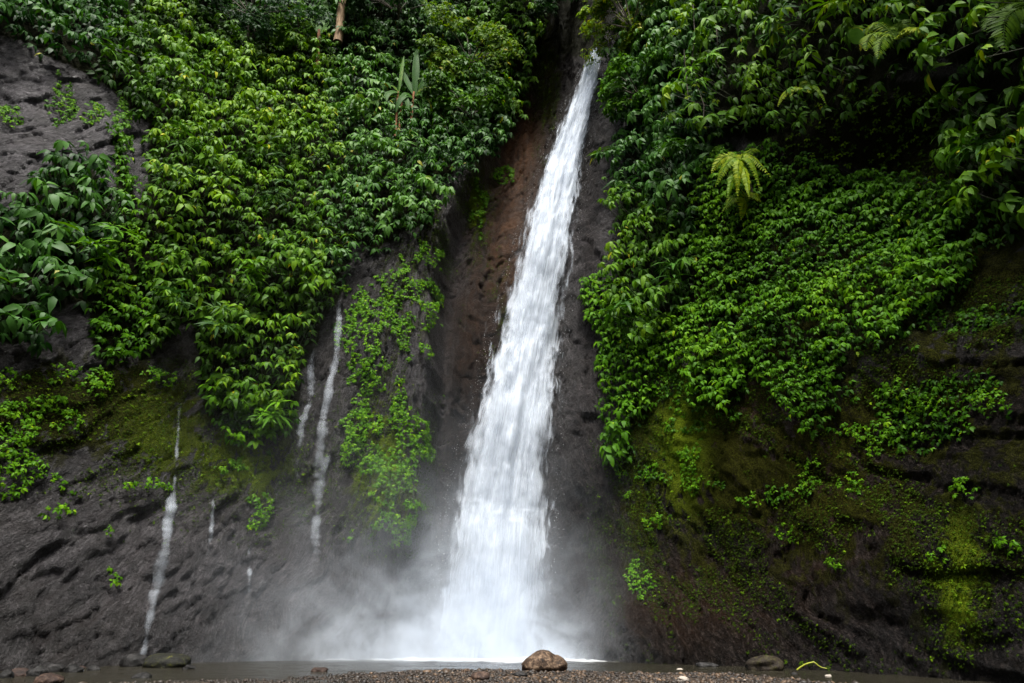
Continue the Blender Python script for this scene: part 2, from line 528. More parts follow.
cleft = sstep(-.02, .016, dl) * (1 - sstep(.15, 1.0, t))
butt = np.exp(-((dl + .045) / .05) ** 2) * sstep(2, 5, zz) * (1 - sstep(15, 18, zz))     # pillar left of the cleft
R1 = R0 + 1.9 * cleft - .55 * butt
xs = R1 * np.sin(ph)
# rock relief: lumps, slanting grooves, ledges
slant = np.where(ph < .02, 1.0, -1.0) * (1 - np.exp(-(dl / .06) ** 2))
gx = xs - slant * .30 * zz + .35 * fbm(xs / 1.6, zz / 1.6, 0, 171, 3)
lump = fbm(xs / 3.2, zz / 3.6, R1 / 8, 11, 3)
groove = ridge(gx / 1.25, zz / 5.0, 0, 21, 3)
groove2 = ridge(gx / .42, zz / 1.7, 0, 41, 2)
mid = fbm(gx / .6, zz / 1.1, 0, 51, 4)
fine = fbm(gx / .2, zz / .45, 0, 71, 3)
near_fall = np.exp(-((dl - wd * .5) / (wd * .6)) ** 2)
crag = np.abs(fbm(gx / .42, zz / 1.9, 0, 131, 4)) 
step = vnoise(gx / 1.9, zz / 1.3, 0, 141) * 2.2
step = (np.floor(step) + sstep(.35, .65, step - np.floor(step)))
crack = np.exp(-(np.abs(fbm(gx / .9, zz / 2.4, 0, 151, 3)) / .03) ** 2)
wx_, wz_ = gx + .22 * fbm(xs / .5, zz / .6, 0, 201, 3), zz + .3 * fbm(xs / .6, zz / .5, 0, 203, 3)
f1, e1 = facets(wx_ / 1.05, wz_ / 4.2, 211)
f2, e2 = facets(wx_ / .42, wz_ / 1.7, 213)
f3, e3 = facets(wx_ / .19, wz_ / .7, 215)
R2 = R1 + .06 * crack + .05 * np.exp(-(e1 / .05) ** 2) + .05 * np.exp(-(e2 / .08) ** 2) - (.26 * lump * (1 - .5 * near_fall) + .05 * groove * (1 - .4 * near_fall) + .075 * f1 + .055 * f2 + .04 * f3 + .03 * mid + .06 * fine)
# vertical columns in the brown face left of the fall
colm = vnoise(ph * 75, zz * .12, 0, 91) + .5 * vnoise(ph * 190, zz * .3, 0, 92)
R2 = R2 - .22 * colm * np.exp(-((dl - .05) / .06) ** 2)
# horizontal joints low on the buttress
# deep hollow under the overhang, upper right; boss at the foot right of the fall
def blob(px_, py_, rx, ry):
    f, te = px_ray(px_, py_)
    r = 20.0
    for _ in range(30): r = .5 * r + .5 * float(bil(Rc, phc, zc, f, EYE[2] + r * te))
    zc_ = EYE[2] + r * te
    sc = r / F * 1.15
    return np.exp(-(((ph - f) * r / (rx * sc)) ** 2 + ((zz - zc_) / (ry * sc)) ** 2))
R2 = R2 + 1.1 * blob(900, 140, 110, 34) + 1.0 * blob(760, 112, 60, 25)
R2 = R2 - 1.0 * blob(625, 640, 42, 55) - .5 * blob(690, 655, 40, 40)
R2 = R2 + .5 * blob(905, 455, 40, 60) + .6 * blob(725, 560, 45, 60) + .5 * blob(585, 560, 18, 60)
R2 = np.clip(R2, 7, 42)

GP = np.stack([R2 * np.sin(ph), R2 * np.cos(ph), zz], -1)           # grid points
gpx, gpy = project(GP)
du = np.gradient(GP, axis=1); dv = np.gradient(GP, axis=0)
GN = np.cross(du, dv)
GA = np.linalg.norm(GN, axis=-1)
GN = unit(GN)
GN = np.where((np.sum(GN * (EYE - GP), -1) < 0)[..., None], -GN, GN)
# smooth normals for planting
k = 6
GNs = GN.copy()
for _ in range(3):
    GNs = (GNs + np.roll(GNs, k, 0) + np.roll(GNs, -k, 0) + np.roll(GNs, k, 1) + np.roll(GNs, -k, 1))
GNs = unit(GNs)

def surf(px_, py_):
    """photo pixel -> the point of the cliff there and its smoothed normal"""
    f, te = px_ray(px_, py_)
    rr = np.linspace(8, 41, 700)
    g = bil(R2, PH, ZZ, np.full(700, float(f)), EYE[2] + rr * float(te))
    hit = np.where(rr >= g)[0]
    r = rr[hit[0]] if len(hit) else 30.0
    z = EYE[2] + r * float(te)
    i = min(np.searchsorted(PH, f), len(PH) - 1); j = min(max(np.searchsorted(ZZ, z), 0), len(ZZ) - 1)
    return np.array([r * math.sin(f), r * math.cos(f), z]), GNs[j, i]

# ------------------------------------------------------------------ where what grows (outlines in the photo, carried onto the rock)
Z_TOPLEFT = [(-90, -90), (150, -90), (150, 120), (132, 112), (112, 90), (85, 72), (55, 60), (25, 44), (-90, 10)]
Z_LEFTA = [(-90, 205), (20, 208), (40, 172), (62, 156), (90, 165), (108, 190), (118, 220), (100, 250), (85, 300), (48, 306), (40, 342), (-90, 350)]
Z_LEFTC = [(112, 130), (135, 195), (142, 240), (150, 300), (150, 345), (135, 358), (108, 366), (92, 350), (85, 300), (98, 255), (118, 215)]
Z_MAIN = [(138, -90), (300, -90), (552, -90), (538, 20), (522, 70), (520, 110), (500, 150), (478, 160), (455, 178), (432, 200), (428, 226), (402, 238), (382, 252), (358, 250), (342, 280), (328, 305), (312, 345), (300, 376), (292, 420), (270, 432), (225, 425), (205, 400), (198, 350), (196, 322), (178, 330), (160, 346), (140, 350), (136, 300), (140, 220), (150, 160), (140, 110)]
Z_TIP = [(200, 385), (296, 385), (292, 425), (275, 446), (250, 450), (222, 440), (206, 430)]
Z_RCOL = [(628, -20), (725, -20), (718, 120), (712, 200), (706, 262), (690, 300), (672, 330), (660, 352), (640, 345), (626, 330), (614, 300), (622, 240), (622, 180), (622, 120)]
Z_RTOP = [(690, -90), (1120, -90), (1120, 60), (985, 70), (940, 60), (905, 75), (885, 100), (850, 118), (815, 122), (790, 138), (760, 128), (712, 142)]
Z_REDGE = [(958, 108), (1000, 98), (1120, 85), (1120, 235), (1010, 228), (985, 200), (962, 168)]
Z_CARPET = [(712, 160), (770, 150), (830, 168), (870, 185), (930, 182), (990, 205), (1010, 232), (985, 262), (965, 300), (915, 320), (888, 345), (868, 340), (850, 385), (842, 418), (812, 438), (792, 410), (770, 378), (752, 365), (742, 402), (700, 412), (690, 390), (694, 340), (672, 345), (690, 300), (706, 262)]
Z_RHANG = [(584, 292), (606, 270), (640, 300), (690, 330), (684, 378), (668, 352), (655, 390), (640, 420), (628, 455), (618, 470), (606, 440), (604, 380), (606, 335), (592, 318)]
soil_shade_m = np.zeros(gpx.shape)
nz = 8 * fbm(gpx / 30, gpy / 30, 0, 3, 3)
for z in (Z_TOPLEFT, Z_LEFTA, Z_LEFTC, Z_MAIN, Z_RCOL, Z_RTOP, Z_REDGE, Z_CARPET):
    soil_shade_m = np.maximum(soil_shade_m, in_poly(gpx + nz, gpy + nz, z).astype(float))
soil_shade_m = np.maximum(soil_shade_m, in_poly(gpx, gpy, [(700, 100), (1120, 60), (1120, 200), (1000, 190), (900, 175), (760, 150)]))  # painted shade: hollow under the overhang made near black
soil_shade_m = np.maximum(soil_shade_m, .8 * in_poly(gpx + nz, gpy + nz, [(535, -90), (640, -90), (615, 30), (590, 60), (560, 55), (535, 40)]))  # gully above the lip darkened to paint in its shade
soil_shade_m[(gpy < -90) | (np.abs(ph) > R(50))] = 1
def G(px_, py_, rx, ry): return np.exp(-(((gpx - px_) / rx) ** 2 + ((gpy - py_) / ry) ** 2))
moss = (.8 * G(80, 400, 90, 45) + .75 * G(160, 430, 60, 60) + .7 * G(255, 470, 60, 45) + .8 * G(380, 470, 34, 80) + .5 * G(400, 300, 40, 80)
        + .45 * G(20, 430, 60, 60) + .8 * G(478, 205, 14, 40) + .8 * G(545, 70, 16, 70) + .5 * G(430, 210, 16, 50) + .6 * G(505, 330, 12, 40)
        + .85 * G(690, 430, 50, 90) + .58 * G(780, 470, 80, 80) + .62 * G(930, 380, 120, 120) + .42 * G(850, 540, 120, 90) + .7 * G(960, 590, 40, 70) + .5 * G(640, 540, 30, 70)
        + .7 * G(1000, 250, 60, 80) + .5 * G(900, 170, 90, 30) + .35 * G(640, 440, 30, 60))
moss = np.clip(np.maximum(moss, .50 * sstep(630, 700, gpx) * sstep(150, 260, gpy) * (1 - sstep(560, 650, gpy))), 0, 1)
lime = np.clip(.8 * G(255, 460, 50, 40) + .9 * G(385, 480, 30, 70) + .9 * G(682, 440, 22, 60) + .9 * G(960, 590, 22, 60) + .6 * G(480, 205, 14, 40) + .3 * G(160, 440, 40, 50), 0, 1)
rust = np.clip(1.0 * G(520, 140, 20, 50) + .75 * G(505, 235, 26, 85) + .2 * G(470, 330, 30, 120) + .5 * G(735, 385, 30, 40) + .5 * G(720, 440, 40, 50) + .2 * G(680, 600, 90, 40) + .35 * G(820, 500, 60, 80), 0, 1)
pale = np.clip(.5 * G(20, 110, 60, 80) + .4 * G(110, 130, 40, 50) + .5 * G(60, 330, 30, 25) + .5 * G(420, 350, 24, 140) + .35 * G(120, 560, 120, 70) + .45 * G(590, 250, 22, 70) + .35 * G(590, 430, 20, 90)
               + .35 * G(900, 600, 110, 45) + .4 * G(850, 620, 60, 40) + .35 * G(820, 380, 40, 22) + .5 * G(460, 250, 8, 40) + .3 * G(300, 580, 100, 60), 0, 1)
dark = np.clip(.75 * G(590, 240, 18, 160) + .5 * G(508, 260, 34, 170) + .9 * G(568, 20, 30, 50) + 1.0 * G(470, 420, 40, 170) + .8 * G(585, 520, 34, 130) + .8 * G(730, 570, 110, 70) + .6 * G(640, 560, 40, 80) + .9 * G(545, 110, 40, 70) + .6 * G(905, 470, 60, 110) + .6 * G(990, 400, 60, 120) + .75 * sstep(600, 680, gpx) * sstep(330, 400, gpy), 0, .92)  # dark wet rock by the fall; right wall and gully shade painted in
nj, ni = gpx.shape
ii = np.arange(nj * ni).reshape(nj, ni)
quads = np.stack([ii[:-1, :-1], ii[:-1, 1:], ii[1:, 1:], ii[1:, :-1]], -1).reshape(-1, 4)
cliff = build('cliff_terrain', GP.reshape(-1, 3), [quads], M['rock'], attrs={'moss': moss.ravel(), 'lime': lime.ravel(), 'rust': rust.ravel(), 'pale': pale.ravel(), 'soil_shade': soil_shade_m.ravel(), 'grain': gx.ravel(), 'dark': dark.ravel()})
tag(cliff, 'dark wet rock cliff streaked with moss, curving round the plunge pool', 'cliff', kind='structure')

# ------------------------------------------------------------------ foliage builders
def leaves(P, D, N, L, Wd, droop, tint, fold=.18):
    """8-vertex pointed leaves with a bent midrib"""
    n = len(P)
    S = unit(np.cross(D, N)); N = unit(np.cross(S, D))
    L, Wd, droop = [np.broadcast_to(np.asarray(a, float), (n,))[:, None] for a in (L, Wd, droop)]
    mid = lambda t: P + D * L * t - N * droop * L * t * t
    side = lambda t, w, s: mid(t) + S * (s * Wd * w) + N * (fold * Wd * w)
    V = np.stack([P, mid(.33), mid(.70), mid(1.0), side(.30, .48, 1), side(.66, .40, 1), side(.30, .48, -1), side(.66, .40, -1)], 1)
    o = (np.arange(n) * 8)[:, None]
    tri = np.concatenate([o + np.array([[0, 1, 4]]), o + np.array([[2, 3, 5]]), o + np.array([[0, 6, 1]]), o + np.array([[2, 7, 3]])])
    qd = np.concatenate([o + np.array([[1, 2, 5, 4]]), o + np.array([[1, 6, 7, 2]])])
    return V.reshape(-1, 3), tri, qd, np.repeat(tint, 8)

class Foliage:
    def __init__(s): s.V, s.T, s.Q, s.t, s.n = [], [], [], [], 0
    def add(s, V, T, Q, t):
        s.V.append(V); s.T.append(T + s.n); s.Q.append(Q + s.n); s.t.append(t); s.n += len(V)
    def build(s, name, mat, parent=None):
        if not s.n: return None
        return build(name, np.concatenate(s.V), [np.concatenate(s.T), np.concatenate(s.Q)], mat, parent, True, {'tint': np.clip(np.concatenate(s.t), 0, 1)})

def rosettes(fo, P, A, size, nleaf=6, wr=.5, droop=.5, hang=.35, tilt=.15, tint=None, jit=.25):
    """umbrella-like leaf clusters at P about axis A; leaves hang down at their tips"""
    n = len(P)
    if n == 0: return
    size = np.broadcast_to(np.asarray(size, float), (n,))
    tint = np.full(n, .45) if tint is None else tint
    A = unit(A + jit * rng.normal(size=(n, 3)))
    X = unit(np.cross(A, UP + .01 * rng.normal(size=(n, 3)))); Y = np.cross(A, X)
    off = rng.uniform(0, 6.28, n)
    for k in range(nleaf):
        keep = rng.uniform(size=n) > .1
        a = off + k * 6.283 / nleaf + rng.normal(0, .25, n)
        D = X * np.cos(a)[:, None] + Y * np.sin(a)[:, None] + A * (tilt + rng.normal(0, .15, n))[:, None]
        D = unit(D - UP * (hang + rng.normal(0, .12, n))[:, None])
        N = unit(A + .25 * rng.normal(size=(n, 3)))
        L = size * rng.uniform(.75, 1.2, n)
        tt = tint + rng.normal(0, .10, n)
        tt = np.where(rng.uniform(size=n) < .006, .97, np.clip(tt, 0, .92))
        kk = keep
        fo.add(*leaves(P[kk] + D[kk] * (.12 * L[kk])[:, None], D[kk], N[kk], L[kk], L[kk] * wr * rng.uniform(.85, 1.15, kk.sum()), droop + rng.normal(0, .12, kk.sum()), tt[kk]))

def tubes(paths, radii, sides=5):
    """(n,k,3) centre lines and (n,k) radii -> closed-ended tapered tubes"""
    n, k, _ = paths.shape
    T = unit(np.gradient(paths, axis=1))
    ref = np.where(np.abs(T[..., 2:3]) > .9, np.array([1., 0, 0]), UP)
    U = unit(np.cross(T, ref)); W_ = np.cross(T, U)
    an = np.arange(sides) * 2 * math.pi / sides
    V = paths[:, :, None] + radii[:, :, None, None] * (U[:, :, None] * np.cos(an)[:, None] + W_[:, :, None] * np.sin(an)[:, None])
    idx = np.arange(n * k * sides).reshape(n, k, sides)
    nx = np.roll(idx, -1, 2)
    q = np.stack([idx[:, :-1], nx[:, :-1], nx[:, 1:], idx[:, 1:]], -1).reshape(-1, 4)
    return V.reshape(-1, 3), q

class Tubes:
    def __init__(s): s.V, s.Q, s.n = [], [], 0
    def add(s, pts, r0, r1, sides=6):
        p = np.asarray(pts, float)[None]
        r = np.linspace(r0, r1, p.shape[1])[None]
        V, q = tubes(p, r, sides)
        s.V.append(V); s.Q.append(q + s.n); s.n += len(V)
    def build(s, name, mat, parent=None):
        return build(name, np.concatenate(s.V), [np.concatenate(s.Q)], mat, parent) if s.n else None

class Rooted:
    """several stems springing from one root point, a single connected mesh"""
    def __init__(s, root): s.V, s.Q, s.T, s.n = [np.asarray(root, float)[None]], [], [], 1
    def add(s, pts, r0, r1, sides=5):
        p = np.asarray(pts, float)[None]
        V, q = tubes(p, np.linspace(r0, r1, p.shape[1])[None], sides)
        s.V.append(V); s.Q.append(q + s.n)
        s.T.append(np.stack([np.zeros(sides, int), s.n + np.arange(sides), s.n + np.roll(np.arange(sides), -1)], -1))
        s.n += len(V)
    def build(s, name, mat, parent=None):
        return build(name, np.concatenate(s.V), [np.concatenate(s.Q), np.concatenate(s.T)], mat, parent) if s.Q else None

FLATW = (GA * ((np.abs(ph) < R(49)) & (gpy < 700))).ravel()
def scatter(poly, spacing, wobble=6.0, extra=None, seed=1, maxn=60000):
    """points on the cliff inside a photo outline, at least spacing metres apart: positions, normals, photo x, photo y"""
    r = np.random.default_rng(seed)
    w = wobble * fbm(gpx / 18, gpy / 18, 0, seed, 3)
    w2 = wobble * fbm(gpx / 18, gpy / 18, 7.7, seed + 5, 3)
    m = in_poly(gpx + w, gpy + w2, poly).ravel().astype(float)
    if extra is not None: m = m * extra.ravel()
    wt = FLATW * m
    area = wt.sum()
    if area <= 0: return np.zeros((0, 3)), np.zeros((0, 3)), np.zeros(0), np.zeros(0)
    n = min(int(area / spacing ** 2 * 5), maxn * 4)
    ci = r.choice(len(wt), n, p=wt / area)
    jit = (r.uniform(-.5, .5, (n, 1)) * du.reshape(-1, 3)[ci] + r.uniform(-.5, .5, (n, 1)) * dv.reshape(-1, 3)[ci])
    P = GP.reshape(-1, 3)[ci] + jit
    # one per box, then drop what lies too close across box borders
    keep = np.arange(n)
    for sh in (0.0, .5):
        key = np.floor(P[keep] / (spacing * (1.15 if sh == 0 else .85)) + sh).astype(np.int64)
        kk = (key[:, 0] * 73856093) ^ (key[:, 1] * 19349663) ^ (key[:, 2] * 83492791)
        keep = keep[np.sort(np.unique(kk, return_index=True)[1])]
    P = P[keep]; ci = ci[keep]
    x, y = project(P)
    return P, GNs.reshape(-1, 3)[ci], x, y

# ------------------------------------------------------------------ ground and pool
gx_ = np.unique(np.r_[np.linspace(-150, -14, 20), np.linspace(-14, 14, 170), np.linspace(14, 150, 20)])
gy_ = np.unique(np.r_[np.linspace(-150, 8, 20), np.linspace(8, 20, 110), np.linspace(20, 150, 20)])
X_, Y_ = np.meshgrid(gx_, gy_)
rad = np.hypot(X_, Y_)
az = np.arctan2(X_, np.maximum(Y_, .01))
# gravel bar in the middle, shallow water to the left of it and along the foot of the right wall
shore = 15.4 + 1.3 * fbm(X_ / 2.2, Y_ / 4, 0, 5, 3) - 2.6 * sstep(.28, .42, az) - 9.0 * sstep(.44, .52, az) * (Y_ > 0) - .5 * sstep(.10, .24, -az)
H_ = .055 * sstep(0, 1.4, shore - rad) - .05 - .35 * sstep(0, 2.0, rad - shore) + .035 * fbm(X_ / 1.1, Y_ / 1.1, 0, 9, 3) * sstep(-.5, .8, shore - rad)
H_ = H_ + .035 * sstep(0, .8, shore - rad) - .045 * sstep(.10, .20, -az) * sstep(0, .8, shore - rad) * (rad > 9)
nj2, ni2 = X_.shape
i2 = np.arange(nj2 * ni2).reshape(nj2, ni2)
q2 = np.stack([i2[:-1, :-1], i2[:-1, 1:], i2[1:, 1:], i2[1:, :-1]], -1).reshape(-1, 4)
GV = np.stack([X_, Y_, H_], -1)
tag(build('ground', GV.reshape(-1, 3), [q2], M['ground']), 'wet brown gravel bank in front of the plunge pool', 'ground', kind='structure')
def ground_z(x, y): return float(bil(H_, gx_, gy_, np.array([x]), np.array([y]))[0])
# pool
px_x = np.linspace(-22, 22, 200); px_y = np.linspace(6, 26, 150)
A_, B_ = np.meshgrid(px_x, px_y)
rp = np.hypot(A_ + .3, B_ - 22.0)
foam = np.clip(1.25 * np.exp(-(rp / 2.3) ** 2) + .8 * np.exp(-(((A_ + 3.0) / 3.4) ** 2 + ((B_ - 21.2) / .8) ** 2)) + .4 * np.exp(-(((A_ - 2.2) / 2.4) ** 2 + ((B_ - 20.6) / .8) ** 2)), 0, 1)
HZ = .018 * fbm(A_ / .7, B_ / .35, 0, 13, 3) * (1 + 3 * foam) + .10 * foam * np.abs(fbm(A_ / .5, B_ / .4, 0, 14, 3))
i3 = np.arange(A_.size).reshape(A_.shape)
q3 = np.stack([i3[:-1, :-1], i3[:-1, 1:], i3[1:, 1:], i3[1:, :-1]], -1).reshape(-1, 4)
tag(build('water', np.stack([A_, B_, HZ], -1).reshape(-1, 3), [q3], M['pool'], attrs={'foam': foam.ravel()}), 'dark rippled plunge pool, white with foam under the fall', 'water', kind='structure')

# unseen bank added behind the viewer, across the gorge, to shut out low sky
pb = np.radians(np.linspace(88, 272, 60)); zb = np.linspace(-1, 24, 26)
PB, ZB = np.meshgrid(pb, zb)
RB = 16 + .42 * ZB + 2.2 * fbm(PB * 4, ZB / 5, 0, 61, 4)
ib = np.arange(PB.size).reshape(PB.shape)
qb = np.stack([ib[:-1, :-1], ib[:-1, 1:], ib[1:, 1:], ib[1:, :-1]], -1).reshape(-1, 4)
mb, nb_, lb_, bb_ = material('blocking_bank_green')
lb_.new(ramp(nb_, lb_, noise(nb_, lb_, 1.2, mapping(nb_, lb_, (1, 1, 1)), 8, .7), [(.35, (.012, .022, .006)), (.65, (.045, .075, .015))]), bb_.inputs['Base Color'])
bb_.inputs['Roughness'].default_value = .9
tag(build('sky_blocking_bank', np.stack([RB * np.sin(PB), RB * np.cos(PB), ZB], -1).reshape(-1, 3), [qb], mb), 'unseen green bank added behind the viewer to block the low sky', 'sky_blocking_bank', kind='structure')

# ------------------------------------------------------------------ shrubs that make up the green curtains
def shrub_zone(poly, seeds, spacing, size, mat, name, cat, group, H=.8, nleaf=6, wr=.5, hang=.42, out=.75, tint0=.45, tvar=.22, seed=1, wobble=7, inner=True, stems=True, droop=.7, tintf=None, tier=.6, shelf=.55, fray=None):
    """plants growing from an outline on the cliff, each round its own seed (photo x, photo y, label)"""
    P, N, x, y = scatter(poly, spacing, wobble, fray, seed=seed)
    S = np.array([(s[0], s[1]) for s in seeds], float)
    wx = x + 9 * fbm(x / 25, y / 25, 1, seed, 2); wy = y + 9 * fbm(x / 25, y / 25, 4, seed, 2)
    d = np.hypot(wx[:, None] - S[None, :, 0], wy[:, None] - S[None, :, 1])
    o = np.sort(d, 1)
    own = d.argmin(1)
    dome = np.sqrt(np.clip((o[:, 1] - o[:, 0]) / (o[:, 1] + o[:, 0] + 1e-6) * 2.2, 0, 1)) if len(seeds) > 1 else np.ones(len(P))
    lump = fbm(P[:, 0] / .9, P[:, 2] / .6, P[:, 1] / 2, seed + 3, 2)
    offs = .10 + H * (.35 + .65 * dome) * (1 + .75 * lump)
    # leaves hang in awnings: each tier juts further out towards its lower edge
    ph_ = (-P[:, 2] + .55 * tier * fbm(P[:, 0] / 1.1, P[:, 2] / 1.1, P[:, 1] / 3, seed + 21, 2) * 2) / tier
    fr_ = ph_ - np.floor(ph_)
    ti = np.floor(ph_)
    offs = offs + shelf * (fr_ ** 1.5) * (.7 + .6 * vnoise(P[:, 0] / .7, ti * 3.7, 0, seed + 22))
    A = unit(N * .55 + UP * .72 + np.array([0, -.15, 0]))
    hole = fbm(P[:, 0] / .8, P[:, 2] / .55, P[:, 1] / 2, seed + 33, 2)
    front = ((fr_ > .42) | (rng.uniform(size=len(P)) < .14)) & (hole > -.33)
    tn = tint0 + .26 * (fr_ - .55) + tvar * fbm(P[:, 0] / 1.7, P[:, 2] / 1.7, 0, seed + 8, 3) + .16 * lump  # patchy leaf tone, plus lit tier edges painted into the tint
    if tintf is not None: tn = tn + tintf(x, y)
    for i, s in enumerate(seeds):
        k = np.where((own == i) & front)[0]
        if not len(k): continue
        base = P[k].mean(0)
        root = tag(empty(name, base), s[2], cat, group)
        fo = Foliage()
        vs_ = rng.uniform(.88, 1.18); dt = rng.uniform(-.10, .10)
        sz = size * vs_ * (1 + .45 * fbm(P[k, 0] / 1.1, P[k, 2] / .9, P[k, 1] / 2, seed + 41, 2)) * rng.uniform(.7, 1.25, len(k))
        mt_ = 'silver' if mat == 'broad' and (s[0] < 130 or 315 < s[0] < 460 or (s[0] > 600 and s[0] < 720 and s[1] < 200)) else mat
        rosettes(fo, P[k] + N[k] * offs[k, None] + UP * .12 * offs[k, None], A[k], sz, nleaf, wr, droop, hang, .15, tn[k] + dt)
        if inner:
            k2 = np.where((own == i) & (rng.uniform(size=len(P)) < .75))[0]
            rosettes(fo, P[k2] + N[k2] * (offs[k2] * .30)[:, None] + .12 * rng.normal(size=(len(k2), 3)), A[k2], size, max(4, nleaf - 1), wr, droop, hang, .1, tn[k2] - .30)  # inner leaves tinted darker to paint shade in the gaps
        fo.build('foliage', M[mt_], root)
        if stems and len(k) > 30 and rng.uniform() < .7:       # long narrow shoots of a second growth standing out of the bush
            c_ = k[rng.integers(len(k))]
            k3 = k[np.argsort(np.linalg.norm(P[k] - P[c_], axis=1))[:int(rng.integers(4, 9))]]
            f3 = Foliage()
            rosettes(f3, P[k3] + N[k3] * (offs[k3] + .10)[:, None] + UP * .08, unit(A[k3] + UP * .5), size * 1.9 * rng.uniform(.7, 1.2, len(k3)), 7, .2, .8, .1, .5, np.minimum(tn[k3] + .10, .6))
            f3.build('shoot_foliage', M[('small', 'bluish', 'silver', 'broad')[int(rng.integers(4))]], root)
        if stems:
            rt = base - N[k].mean(0) * .3 - UP * .5
            tb = Rooted(rt)
            for j in k[::max(1, len(k) // 12)]:
                a = rt + (P[j] - rt) * .06
                b = P[j] + N[j] * (offs[j] - .04)
                m_ = .45 * a + .55 * P[j] + N[j] * .12 * offs[j]
                tb.add([a, m_, .5 * (m_ + b) - UP * .04, b], .024, .010, 5)
            tb.build('stem', M['stem'], root)

G1 = 'broad leaved bushes of the green curtain beside the fall'
main_seeds = [
 (165, 25, 'shaded bush at the very top of the slope above the pale rock face'),
 (225, 85, 'bright bush on the sloping crest just under the dark bluish tree'),
 (165, 105, 'broad-leaved bush bordering the bare grey rock on its upper side'),
 (190, 160, 'yellow-flecked bush beside the lower end of the bare grey rock'),
 (245, 150, 'wide bush in the middle of the slanting crest of the green curtain'),
 (300, 95, 'bush below the tan trunk, tucked under the rounded lime shrub'),
 (310, 160, 'large-leaved bush in the very middle of the green curtain'),
 (355, 105, 'pale bush between the tan trunk and the banana clump'),
 (375, 165, 'glossy bush right under the orange-stemmed banana clump'),
 (425, 165, 'dark bush hanging at the foot of the yellow-topped round shrub'),
 (165, 225, 'broad-leaved bush next to the narrow small-leaved creeper column'),
 (230, 220, 'bush halfway down the curtain, over the long hanging tongue'),
 (290, 225, 'silvery bush above the head of the twin trickles, second from the buttress'),
 (345, 225, 'silvery bush above the head of the twin trickles, touching the rock buttress'),
 (400, 205, 'bush at the lower outer corner of the curtain, above the ivied buttress'),
 (160, 290, 'lime-tinted bush hanging over the dry rock overhang'),
 (225, 290, 'bush in the upper half of the long hanging tongue of leaves'),
 (285, 290, 'bush at the tongue edge closest to the twin trickles'),
 (230, 350, 'bush in the lower half of the long hanging tongue of leaves'),
 (275, 355, 'large pale leaves on the lower tongue edge beside the twin trickles'),
 (380, 30, 'shadowed thicket bush at the top edge between trunk and round shrub'),
 (490, 20, 'dark bush at the top edge next to the shaded gully'),
 (440, 45, 'dark bush behind the upright banana leaf'),
]
def tmain(x, y): return .20 * np.exp(-(((x - 215) / 90) ** 2 + ((y - 115) / 85) ** 2)) - .22 * np.exp(-(((x - 255) / 50) ** 2 + ((y - 20) / 35) ** 2)) - .2 * np.exp(-(((x - 440) / 90) ** 2 + ((y - 20) / 40) ** 2)) - .12 * np.exp(-(((x - 430) / 60) ** 2 + ((y - 120) / 70) ** 2))  # bright crest leaves; dark spots paint the shade along the top edge
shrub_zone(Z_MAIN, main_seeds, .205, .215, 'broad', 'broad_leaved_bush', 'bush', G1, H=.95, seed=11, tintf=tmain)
shrub_zone(Z_TOPLEFT, [
 (30, 10, 'dark bush at the top corner over the bare grey rock'),
 (85, 30, 'overhanging bush on the upper lip of the bare grey rock'),
 (130, 60, 'dark leafy bush where the grey rock meets the green slope'),
 ], .28, .27, 'broad', 'broad_leaved_bush', 'bush', 'bushes over the grey rock', H=.8, tint0=.25, seed=12)
shrub_zone(Z_LEFTA, [
 (62, 165, 'pale large-leaved bush perched on the foot of the bare grey rock'),
 (30, 225, 'large-leaved bush at the frame edge beneath the bare grey rock'),
 (85, 235, 'large-leaved bush touching the small-leaved creeper column'),
 (22, 300, 'big drooping leaves at the frame edge over the mossy rock'),
 (-50, 250, 'large-leaved bush beyond the frame edge under the grey rock'),
 ], .245, .285, 'broad', 'broad_leaved_bush', 'bush', 'large leaved bushes under the grey rock', H=.55, tint0=.38, tvar=.12, seed=13, hang=.5, tier=.7, shelf=.5)
shrub_zone(Z_LEFTC, [
 (115, 190, 'small-leaved creeper hanging in the crack beside the large pale bush'),
 (115, 270, 'narrow column of small-leaved creeper between two broad-leaved bushes'),
 (118, 340, 'lowest tip of the small-leaved creeper column above mossy rock'),
 ], .15, .15, 'small', 'creeper', 'creeper', 'small leaved creepers', tier=.24, shelf=.16, H=.3, nleaf=5, seed=14, wr=.6, stems=False)
shrub_zone(Z_TIP, [
 (225, 415, 'bright small-leaved creeper on the tip of the hanging tongue, dry side'),
 (270, 415, 'bright small-leaved creeper on the tip of the hanging tongue, trickle side'),
 ], .18, .18, 'small', 'creeper', 'creeper', 'small leaved creepers', tier=.3, shelf=.2, H=.35, nleaf=5, seed=15, wr=.62, tint0=.6, stems=False)
G2 = 'hanging bushes on the wall beside the fall'
shrub_zone(Z_RCOL, [
 (635, 110, 'fine-leaved bush hanging close over the upper fall'),
 (640, 165, 'dense bush halfway along the upper fall, close to the white water'),
 (690, 120, 'bush in the dark column of leaves beside the upper fall'),
 (690, 185, 'drooping bush just beside the small tree fern'),
 (630, 225, 'bush at the edge of the grey rock strip by the fall'),
 (670, 250, 'pale-leaved bush with drooping tiers above the ivy tongue'),
 (640, 290, 'lowest bush of the column, its leaves overhanging the ivy'),
 (680, 60, 'bush with bare hanging stems under the leaning tree'),
 ], .225, .25, 'broad', 'broad_leaved_bush', 'bush', G2, H=.8, tint0=.36, seed=16, hang=.6, tier=.7, shelf=.6)
